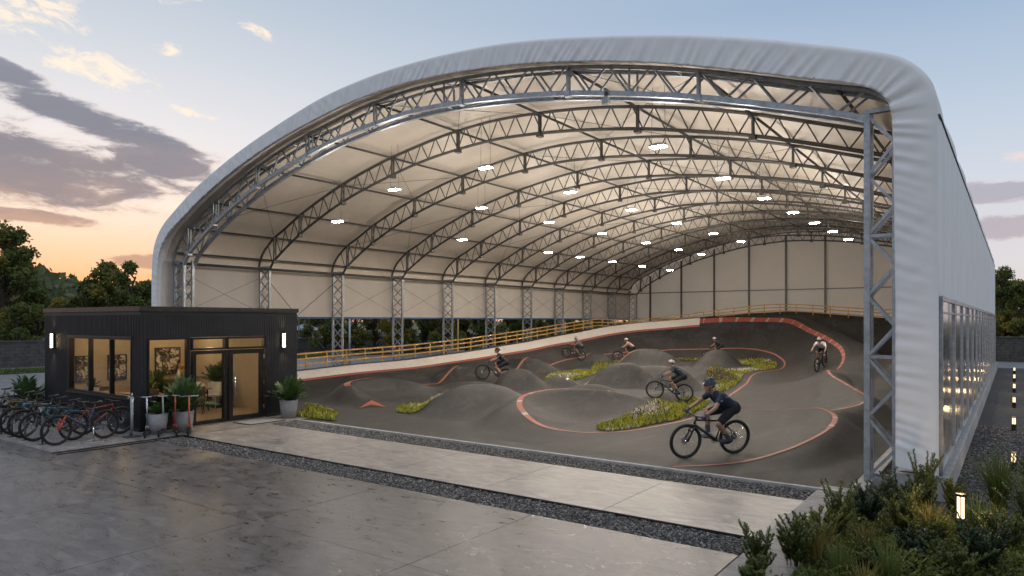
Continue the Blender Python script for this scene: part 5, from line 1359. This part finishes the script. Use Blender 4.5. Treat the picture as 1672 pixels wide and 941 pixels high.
def place_rider(src, x, y, heading, scale, plab, blab, swapP, swapB, pitch=0.0, roll=0.0, dz=0.0):
    hx, hy = math.cos(heading), math.sin(heading)
    zf, zr = hz(x+hx*.70*scale, y+hy*.70*scale), hz(x-hx*.45*scale, y-hy*.45*scale)
    pit = -max(-.2, min(.2, math.atan2(zf-zr, 1.15*scale)))
    z = (zr+(zf-zr)*.45/1.15)+dz+.004
    p = dup(src, (x, y, z), 0, plab, 'cyclists riding the pump track', swapP, scale); p.rotation_euler = (roll, pit, heading)
    bk = dup(proto, (x, y, z), 0, blab, 'bicycles ridden on the track', swapB, scale); bk.rotation_euler = (roll, pit, heading)
rA = rider('x', .0085); rB = rider('y', .015)
H1 = math.atan2(-.79, -.61)
place_rider(rA, -5.33, 15.0, H1, 1.06, 'cyclist in navy jersey, black shorts and blue helmet riding nearest the camera', 'black mountain bike under the nearest cyclist', {}, {PAINT0: P_DK}, roll=-.10)
place_rider(rB, -9.97, 23.6, math.atan2(-.45, -.9), .90, 'cyclist in navy jersey and white helmet just behind the nearest rider', 'dark bike of the second nearest cyclist', {HEL_B: HEL_W}, {})
place_rider(rB, -19.95, 26.3, math.atan2(-.62, -.78), .98, 'cyclist in black jersey and dark helmet, farthest left on the track', 'dark bike ridden farthest left on the track', {J_NAVY: J_BLACK, HEL_B: HEL_K}, {})
place_rider(rB, -22.2, 37.4, math.atan2(-.75, -.66), .86, 'cyclist in grey and black with white helmet at the foot of the left bank', 'dark bike at the foot of the left bank below the white band', {J_NAVY: J_GREY, HEL_B: HEL_W}, {})
place_rider(rB, -20.3, 40.9, math.atan2(-.5, -.87), .95, 'cyclist in pale red top and white helmet on the rear straight', 'dark bike on the rear straight, fifth rider from the front', {J_NAVY: J_RED, HEL_B: HEL_W}, {})
place_rider(rB, -15.95, 45.3, math.atan2(-.25, -.97), .93, 'cyclist in dark grey with pale helmet, farthest away before the rear banked turn', 'dark bike farthest away before the rear banked turn', {J_NAVY: J_BLACK, HEL_B: HEL_W}, {})
place_rider(rB, -7.75, 37.0, math.atan2(-.93, -.10), 1.0, 'cyclist in white and grey jersey coming out of the right banked turn', 'dark bike coming towards us out of the right banked turn', {J_NAVY: J_WHITE, HEL_B: HEL_W}, {PAINT0: P_DK})
for r_ in (proto, rA, rB):
    for o in [r_]+list(r_.children_recursive): bpy.data.objects.remove(o)
# ---------------------------------------------------------------- bollard lights
def bollard(loc, h, label, gm='bollard_glow', k=1.0):
    t = thing('bollard_light', label, 'bollard light', loc, 0, 'low bollard lights along the right side')
    b = MB(); b.lathe((0, 0, 0), [(.001, 0), (.06, 0), (.06, h*.48), (.001, h*.48)], 20, 0, False); b.build('post', M['black'], t)
    b = MB(); b.lathe((0, 0, 0), [(.040, h*.48), (.040, h*.94)], 20); b.build('diffuser', M[gm], t)
    b = MB(); b.lathe((0, 0, 0), [(.001, h*.94), (.062, h*.94), (.062, h), (.001, h)], 20, 0, False)
    for a in (.5, 2.6, 4.7): b.beam((.054*math.cos(a), .054*math.sin(a), h*.48), (.054*math.cos(a), .054*math.sin(a), h*.94), .014)
    b.build('cap', M['black'], t)
    L = bpy.data.lights.new('bollard_glow', 'POINT'); L.energy = 22 if h > .5 else 7; L.color = (1, .66, .32); L.shadow_soft_size = .06
    o = link('bollard_glow', L); o.location = (loc[0], loc[1], loc[2]+h+.10)
    return t
bollard((-.60, 11.3, 0), .64, 'lit bollard nearest the camera, standing among the shrubs')
BO = ['second', 'third', 'fourth', 'fifth', 'sixth', 'seventh']
for k, y in enumerate([17.2, 23.5, 29.8, 36.1, 42.4, 48.7]): bollard((-.02, y, -.01), .38, 'lit bollard beside the hall wall, %s counting from the camera' % BO[k], 'path_glow')
# ---------------------------------------------------------------- shrubs and tufts in the bed
def leaf_tris(P, D, W, L):
    """diamond leaves: base points P, direction D, side W"""
    n = len(P); V = np.stack([P, P+D*L*.5+W, P+D*L, P+D*L*.5-W], 1).reshape(-1, 3)
    return V, np.arange(n*4).reshape(n, 4)
def upright_shrub(name, loc, label, h, nst, spread, m, seed, leaf=.05, cat='shrub', group='shrubs in the planting bed', per=46):
    rs = np.random.default_rng(seed); t = thing(name, label, cat, loc, 0, group)
    b = MB(); P = []; D = []; W = []; LL = []
    for k in range(nst):
        a = rs.uniform(0, 2*PI); r0 = rs.uniform(0, .25)*spread; ln = h*rs.uniform(.55, 1.05); lean = rs.uniform(.1, .85)*spread/h
        pts = [np.array([r0*math.cos(a)+lean*ln*s*s*math.cos(a)*.9, r0*math.sin(a)+lean*ln*s*s*math.sin(a)*.9, ln*s]) for s in np.linspace(0, 1, 7)]
        b.tube([Vector(p) for p in pts], [.006*(1-.7*i/6) for i in range(7)], 4, False)
        allp = [(pts, per*ln/h)]
        for q in range(rs.integers(2, 5)):
            i0 = rs.integers(1, 5); o0 = pts[i0]; g = rs.uniform(0, 2*PI); bl = ln*rs.uniform(.22, .45)
            bp = [o0+np.array([math.cos(g)*bl*.55*s**.8, math.sin(g)*bl*.55*s**.8, bl*.85*s]) for s in np.linspace(0, 1, 7)]
            b.tube([Vector(p) for p in bp], [.004*(1-.7*i/6) for i in range(7)], 4, False); allp.append((bp, per*.42*ln/h))
        for pts, cnt in allp:
          for i in range(int(cnt)):
            s = .12+.88*i/max(1, cnt-1); f = s*6; i0 = min(5, int(f)); p = pts[i0]+(pts[i0+1]-pts[i0])*(f-i0); tn = pts[i0+1]-pts[i0]; tn /= np.linalg.norm(tn)
            for q in range(3):
                g = i*2.4+q*2.09+rs.uniform(-.4, .4); d = np.array([math.cos(g), math.sin(g), 0])*.8+tn*rs.uniform(.4, 1.0); d /= np.linalg.norm(d); w = np.cross(d, tn); w /= np.linalg.norm(w)+1e-9
                P.append(p); D.append(d); W.append(w*leaf*.17); LL.append(leaf*rs.uniform(.6, 1.15)*(1.15-.5*s))
    V, F = leaf_tris(np.array(P), np.array(D), np.array(W), np.array(LL)[:, None])
    b.build('stem', M['bark'], t); link('foliage', npmesh('foliage', V, F, m), t); return t
def tuft(name, loc, label, h, n, m, seed, spread=.5, w=.012, group='grass tufts in the planting bed'):
    rs = np.random.default_rng(seed); V = []; F = []
    for k in range(n):
        a = rs.uniform(0, 2*PI); r0 = rs.uniform(0, .10); ln = h*rs.uniform(.55, 1.1); ou = rs.uniform(.1, 1)*spread; tw = rs.uniform(-.4, .4)
        d = np.array([math.cos(a), math.sin(a), 0]); sd_ = np.array([-math.sin(a+tw), math.cos(a+tw), 0]); b0 = len(V)
        for i in range(6):
            s = i/5; p = d*(r0+ou*s**1.7*ln)+np.array([0, 0, ln*(s-.38*ou*s**2.4)]); ww = w*(1-s**2)*.5+.0006
            V += [p-sd_*ww, p+sd_*ww]
        F += [(b0+2*i, b0+2*i+1, b0+2*i+3, b0+2*i+2) for i in range(5)]
    t = thing(name, label, 'grass tuft', loc, 0, group); link('leaves', npmesh('leaves', V, F, m), t); return t
S_ = [('leafy_shrub', (-2.45, 8.35, 0), 'slender upright green shrub nearest the front edge of the paving', .62, 9, .30, 'shrub_leaf'),
 ('leafy_shrub', (-2.15, 8.9, 0), 'bushy green shrub second from the left end of the bed', .62, 13, .45, 'shrub_leaf'),
 ('leafy_shrub', (-2.05, 9.55, 0), 'golden tipped shrub spilling over the border slabs', .58, 14, .50, 'shrub_yellow'),
 ('leafy_shrub', (-1.95, 10.35, 0), 'tall slender shrub with pointed tips beside the border slabs', .80, 11, .36, 'shrub_leaf'),
 ('dark_shrub', (-1.75, 11.2, 0), 'dense dark shrub at the foot of the lattice column', .70, 22, .62, 'shrub_dark'),
 ('dark_shrub', (-1.35, 11.75, 0), 'dense dark shrub against the concrete plinth', .72, 20, .55, 'shrub_dark'),
 ('leafy_shrub', (-1.12, 12.35, 0), 'tallest shrub, a single spire in front of the white cloth corner', 1.0, 10, .34, 'shrub_leaf'),
 ('golden_shrub', (-1.28, 11.05, 0), 'feathery golden shrub left of the bollard light', .66, 14, .50, 'shrub_yellow'),
 ('golden_shrub', (-.92, 10.75, 0), 'low golden shrub right in front of the bollard light', .42, 16, .48, 'shrub_yellow'),
 ('dark_shrub', (-.95, 9.75, 0), 'low dark shrub in the middle of the bed foreground', .46, 20, .5, 'shrub_dark'),
 ('dark_shrub', (-.30, 10.05, 0), 'dark shrub right of the bollard at the picture edge', .60, 20, .55, 'shrub_dark'),
 ('leafy_shrub', (-.12, 10.9, 0), 'green shrub behind and right of the bollard', .62, 16, .5, 'shrub_leaf'),
 ('leafy_shrub', (-.75, 12.6, 0), 'loose green shrub in front of the gravel beside the wall', .62, 11, .4, 'shrub_leaf'),
 ('dark_shrub', (.30, 11.6, 0), 'broad dark shrub at the far right edge', .85, 24, .7, 'shrub_dark'),
 ('dark_shrub', (-1.35, 9.0, 0), 'spreading dark shrub low at the bottom of the picture', .40, 16, .45, 'shrub_leaf'),
 ('leafy_shrub', (-2.3, 7.7, 0), 'small green shrub low at the left tip of the bed', .42, 10, .3, 'shrub_leaf'),
 ('dark_shrub', (.35, 14.6, 0), 'dark leafy shrub at the right edge beside the second bollard', .8, 20, .6, 'shrub_leaf'),
 ('leafy_shrub', (-.55, 9.3, 0), 'green shrub at the bottom right of the bed', .5, 16, .45, 'shrub_leaf')]
for i, (nm, lc, lab, h, n, sp, mk) in enumerate(S_): upright_shrub(nm, lc, lab, h, int(n*1.35), sp, M[mk], 100+i, .062 if mk != 'shrub_yellow' else .055, per=52 if h < .9 else 66)
tuft('grass_tuft', (-.20, 13.5, 0), 'tall arching dark green tuft right of the hall plinth', 1.05, 190, M['blade'], 1, .75, .022)
tuft('grass_tuft', (.25, 12.9, 0), 'wide strappy tuft at the right picture edge', .95, 150, M['blade'], 2, .8, .022)
tuft('grass_tuft', (-1.62, 8.62, 0), 'pale upright grass tuft at the bottom of the bed', .55, 110, M['blade'], 3, .5, .014)
tuft('grass_tuft', (-1.30, 8.25, 0), 'short pale grass tuft beside the spreading shrub', .45, 90, M['dry_blade'], 4, .6, .012)
tuft('grass_tuft', (-.45, 12.0, 0), 'loose grass tuft behind the nearest bollard', .6, 90, M['blade'], 5, .7, .014)
tuft('grass_tuft', (-1.6, 10.1, 0), 'small golden tuft between the golden shrubs', .4, 90, M['dry_blade'], 6, .7, .012)
tuft('grass_tuft', (-1.95, 9.05, 0), 'golden feathery tuft between the two front left shrubs', .62, 120, M['dry_blade'], 7, .55, .012)
tuft('grass_tuft', (-.95, 11.3, 0), 'bright golden tuft touching the left side of the nearest bollard', .5, 130, M['dry_blade'], 8, .7, .012)
tuft('grass_tuft', (-.25, 11.5, 0), 'light green tuft touching the right side of the nearest bollard', .55, 120, M['blade'], 9, .7, .013)
tuft('grass_tuft', (-1.15, 8.75, 0), 'airy green tuft at the bottom edge right of the pale tuft', .6, 120, M['blade'], 10, .6, .013)
n = 5200; P = np.stack([RNG.uniform(-2.05, 1.2, n), RNG.uniform(6.8, 12.3, n), np.full(n, -.01)], 1)
blades('grass', P, .04, .16, .010, [M['blade'], M['dry_blade']], 'short mixed grass covering the soil of the planting bed', 'grass', .9, (RNG.uniform(0, 1, n) < .4).astype(int))
n = 30000; x = RNG.uniform(-2.1, 1.6, n); y = RNG.uniform(7.0, 12.45, n)
hgt = np.clip(.10+.16*np.sin(x*2.3+1)*np.sin(y*1.9)+.10*np.sin(x*5.1+y*3.3)+.05*np.sin(y*7.7), .03, .34)
P = np.stack([x, y, RNG.uniform(0, 1, n)**.6*hgt], 1); D = RNG.normal(0, 1, (n, 3)); D[:, 2] = np.abs(D[:, 2])*.8; D /= np.linalg.norm(D, axis=1)[:, None]
W = np.cross(D, RNG.normal(0, 1, (n, 3))); W /= np.linalg.norm(W, axis=1)[:, None]; L = RNG.uniform(.035, .085, n)
V, F = leaf_tris(P, D, W*(L*.22)[:, None], L[:, None]); mi_ = (np.sin(x*3.1+y*1.3)+RNG.normal(0, .6, n) > .7).astype(int)
o = link('ground_cover', npmesh('ground_cover', V, F, [M['shrub_leaf'], M['shrub_yellow']], mi_)); tag(o, 'tangled low leafy ground cover between the shrubs at the right front', 'ground cover', kind='stuff')
# ---------------------------------------------------------------- walls beyond the site
def stone_wall(p, q, h, label):
    L = math.hypot(q[0]-p[0], q[1]-p[1]); t = thing('stone_wall', label, 'wall', (p[0], p[1], -.05), math.atan2(q[1]-p[1], q[0]-p[0]), 'stone boundary walls')
    b = MB(); b.span(0, L, -.2, .2, 0, h); b.build('masonry', M['stone'], t)
    b = MB(); k = int(L/1.2)
    for i in range(k): b.span(L*i/k+.006, L*(i+1)/k-.006, -.25, .25, h+.002, h+.10)
    b.build('coping', M['stone'], t)
stone_wall((-53.2, -12), (-53.2, 27), 1.65, 'grey stone boundary wall at the far left beyond the road')
stone_wall((-53.2, 27.2), (-53.2, 90), 1.35, 'grey block wall seen through the open left side of the hall')
stone_wall((-6, 64.5), (26, 63), 1.75, 'dark stone wall at the far right behind the hall')
sheet('rear_road', -25.1, 40, 54.6, 63, -.016, M['road'], 'pale grey lane crossing behind the hall at the right', 'road')
# ---------------------------------------------------------------- trees
def tree_meshes(seed, H, crown_w, crown_lo, nclump, nleaf, leaf):
    rs = np.random.default_rng(seed); b = MB()
    top = H*.86; pts = [(rs.normal(0, .05)*i, rs.normal(0, .05)*i, top*i/6) for i in range(7)]
    b.tube(pts, [H*.028*(1-.12*i)**1.2+.02 for i in range(7)], 8)
    cl = []
    for k in range(nclump):
        z = crown_lo+(H-crown_lo)*rs.uniform(0, 1)**.85; zz = (z-crown_lo)/(H-crown_lo)
        rmax = crown_w*(.35+1.0*math.sin(PI*min(1, .18+zz*.82)))*.72*(1-.35*zz); a = rs.uniform(0, 2*PI); r = rmax*math.sqrt(rs.uniform(.05, 1))*rs.uniform(.75, 1.12)
        c = np.array([r*math.cos(a), r*math.sin(a), z]); cl.append(c)
        z0 = max(crown_lo*.6, z-r*.9-.3); s0 = z0/top*6; i0 = min(5, int(s0)); p0 = np.array(pts[i0])+(np.array(pts[min(6, i0+1)])-np.array(pts[i0]))*(s0-i0)
        mid = (p0+c)/2+rs.normal(0, .12, 3); b.tube([Vector(p0), Vector(mid), Vector(c)], [H*.009, H*.006, H*.002], 5, False)
    cl = np.array(cl); ci = rs.integers(0, nclump, nleaf); cs = rs.uniform(.55, 1.25, nclump)*crown_w*.235
    d = rs.normal(0, 1, (nleaf, 3)); d /= np.linalg.norm(d, axis=1)[:, None]; rr = rs.uniform(.15, 1, nleaf)**.6
    P = cl[ci]+d*(cs[ci]*rr)[:, None]*np.array([1, 1, .75])
    D = rs.normal(0, 1, (nleaf, 3)); D[:, 2] -= .25; D /= np.linalg.norm(D, axis=1)[:, None]; W = np.cross(D, rs.normal(0, 1, (nleaf, 3))); W /= np.linalg.norm(W, axis=1)[:, None]+1e-9
    L = rs.uniform(.6, 1.3, nleaf)*leaf
    V, F = leaf_tris(P, D, W*(L*.32)[:, None], L[:, None])
    return b.mesh('trunk', M['bark']), npmesh('crown', V, F, M['tree_leaf'])
TV = [tree_meshes(21, 8.2, 2.9, 1.6, 44, 8200, .30), tree_meshes(22, 7.4, 2.4, 1.2, 34, 6800, .28), tree_meshes(23, 6.4, 2.7, .9, 36, 6800, .28), tree_meshes(24, 9.4, 3.0, 1.0, 62, 10500, .27), tree_meshes(25, 7.8, 2.0, 1.4, 26, 4600, .27)]
def tree(v, x, y, s, label, group='trees beyond the boundary wall', rz=None, name='broadleaf_tree', cat='tree', sz=None):
    t = thing(name, label, cat, (x, y, -.08), RNG.uniform(0, 6.28) if rz is None else rz, group); t.scale = (s, s, sz or s)
    link('trunk', TV[v][0], t); link('crown', TV[v][1], t)
def PXD(px, z):
    r = (px-836)*z/1137.; S, C = .58541, .81074; return C*r-S*z, S*r+C*z
tl = [(3, 12, 49, 1.02, 'tall dark tree at the far left edge, its crown open against the sunset'), (2, 60, 51, .80, 'lower tree in the shadow of the tall left edge tree'), (0, 172, 58, .98, 'tree with rounded crown left of the hall, in front of the sunset'), (4, 215, 57, 1.0, 'slim airy tree nearest the left edge of the hall'), (1, 140, 60, .85, 'lower tree left of the rounded one above the cafe roof'), (2, 243, 60, .95, 'bushy tree half hidden by the left corner of the hall'), (2, 100, 62, .75, 'small tree between the tall left tree and the cafe roof'), (1, -40, 52, 1.0, 'tree beyond the tall one at the left edge'), (2, 30, 47, .62, 'bright green low tree just behind the left stone wall')]
for v, px, z, s, lab in tl: x, y = PXD(px, z); tree(v, x, y, s, lab)
bays = ['first', 'second', 'third', 'fourth', 'fifth', 'sixth', 'seventh', 'eighth', 'ninth']
pxs = [(500, 80, 1, .9), (528, 62, 2, .85), (582, 63, 0, .85), (612, 66, 2, .95), (655, 63, 1, .95), (690, 68, 2, 1.0), (725, 64, 0, .85), (762, 66, 2, .9), (800, 66, 1, .9), (835, 70, 2, 1.0), (870, 68, 0, .9), (905, 72, 2, .95), (945, 74, 1, .95), (985, 78, 2, 1.0), (1020, 82, 0, 1.0), (540, 90, 3, .9), (640, 92, 3, .9), (745, 96, 3, .9), (860, 100, 3, .9), (960, 104, 3, .9)]
wd = ['yellowing', 'dark green', 'dense', 'open crowned', 'rounded', 'bushy', 'shady']
for i, (px, z, v, s) in enumerate(pxs):
    x, y = PXD(px, z)
    if i < 15: lab = '%s tree glimpsed under the left curtain, number %s counting right from the cafe' % (wd[i % 7], ['one', 'two', 'three', 'four', 'five', 'six', 'seven', 'eight', 'nine', 'ten', 'eleven', 'twelve', 'thirteen', 'fourteen', 'fifteen'][i])
    else: lab = 'taller tree in the rear row under the left curtain, %s from the cafe' % ['first', 'second', 'third', 'fourth', 'fifth'][i-15]
    tree(v, x, y, s, lab)
for i, (px, z, v, s, lab) in enumerate([(1640, 68, 3, .86, 'tall tree just right of the hall behind the stone wall'), (1668, 66, 2, 1.0, 'bushy dark tree at the right picture edge behind the wall'), (1620, 74, 2, 1.0, 'dark tree half hidden behind the rear right hall corner'), (1690, 70, 0, .95, 'tree just beyond the right picture edge behind the wall'), (1652, 78, 1, 1.0, 'tree in the second row behind the right stone wall'), (1720, 74, 3, .85, 'far right tree beyond the picture edge')]):
    x, y = PXD(px, z); tree(v, x, y, s, lab)
# low bushes along the right wall
for i, (px, z, lab) in enumerate([(1648, 60, 'low bush at the foot of the right stone wall, left one'), (1668, 58, 'low bush at the foot of the right stone wall, right one')]):
    x, y = PXD(px, z); tree(2, x, y, .22, lab, 'bushes by the right wall', None, 'bush', 'bush', .26)
# distant wooded rise
n = 15000; ang = RNG.uniform(math.radians(58), math.radians(96), n); rad = RNG.uniform(150, 230, n)
hh = 6.5+2.8*np.sin(ang*17)+2.2*np.sin(ang*41+1)+(rad-150)*.085
P = np.stack([-rad*np.sin(ang), rad*np.cos(ang), RNG.uniform(0, 1, n)**.7*hh], 1)
D = RNG.normal(0, 1, (n, 3)); D /= np.linalg.norm(D, axis=1)[:, None]; W = np.cross(D, RNG.normal(0, 1, (n, 3))); W /= np.linalg.norm(W, axis=1)[:, None]; L = RNG.uniform(1.2, 2.6, n)
V, F = leaf_tris(P, D, W*(L*.4)[:, None], L[:, None]); o = link('distant_wood', npmesh('distant_wood', V, F, M['far_leaf'])); tag(o, 'hazy distant wooded rise on the horizon behind the cafe roof', 'wood', kind='stuff')
b = MB()
for k in range(24):
    a0, a1 = math.radians(50+2*k), math.radians(52+2*k); h = lambda a: 5+2.2*math.sin(a*17)+1.5*math.sin(a*41+1)
    b.add([(-190*math.sin(a0), 190*math.cos(a0), -1), (-190*math.sin(a1), 190*math.cos(a1), -1), (-200*math.sin(a1), 200*math.cos(a1), h(a1)), (-200*math.sin(a0), 200*math.cos(a0), h(a0)), (-260*math.sin(a1), 260*math.cos(a1), -1), (-260*math.sin(a0), 260*math.cos(a0), -1)], [(0, 1, 2, 3), (3, 2, 4, 5)], True)
tag(b.build('hill', M['ground']), 'low rise carrying the distant wood', 'hill', kind='structure')
# small pavilion and posts seen under the curtain
x, y = PXD(497, 72); t = thing('garden_pavilion', 'small blue grey roofed pavilion glimpsed right of the cafe', 'pavilion', (x, y, -.05), .6)
b = MB(); b.add([(-1.6, -1.6, 2.1), (1.6, -1.6, 2.1), (1.6, 1.6, 2.1), (-1.6, 1.6, 2.1), (0, 0, 2.75)], [(0, 1, 4), (1, 2, 4), (2, 3, 4), (3, 0, 4), (3, 2, 1, 0)]); b.build('roof', M['roof_slate'], t)
for sx in (-1, 1):
    for sy in (-1, 1): b = MB(); b.beam((sx*1.3, sy*1.3, 0), (sx*1.3, sy*1.3, 2.1), .14); b.build('post', M['wood'], t)
for px, z, m, lab in ((571, 43, 'steel', 'slim grey post between the first two columns under the curtain'), (748, 52, 'wood_rail', 'slim yellow post behind the fourth left column'), (388+100, 60, 'darksteel', 'slim dark post beside the distant pavilion')):
    x, y = PXD(px, z); t = thing('slim_post', lab, 'post', (x, y, -.05)); b = MB(); b.tube([(0, 0, 0), (0, 0, 3.3)], .055, 8); b.build('shaft', M[m], t); b = MB(); b.box((0, 0, .02), (.25, .25, .04)); b.build('foot_plate', M[m], t)
# ---------------------------------------------------------------- render look
scene.view_settings.view_transform = 'Standard'; scene.view_settings.look = 'None'; scene.view_settings.exposure = 0; scene.view_settings.gamma = 1
scene.render.engine = 'CYCLES'; scene.cycles.use_denoising = True; scene.cycles.max_bounces = 7; scene.cycles.diffuse_bounces = 4; scene.cycles.transparent_max_bounces = 12; scene.cycles.caustics_reflective = False; scene.cycles.caustics_refractive = False
scene.cycles.sample_clamp_indirect = 6
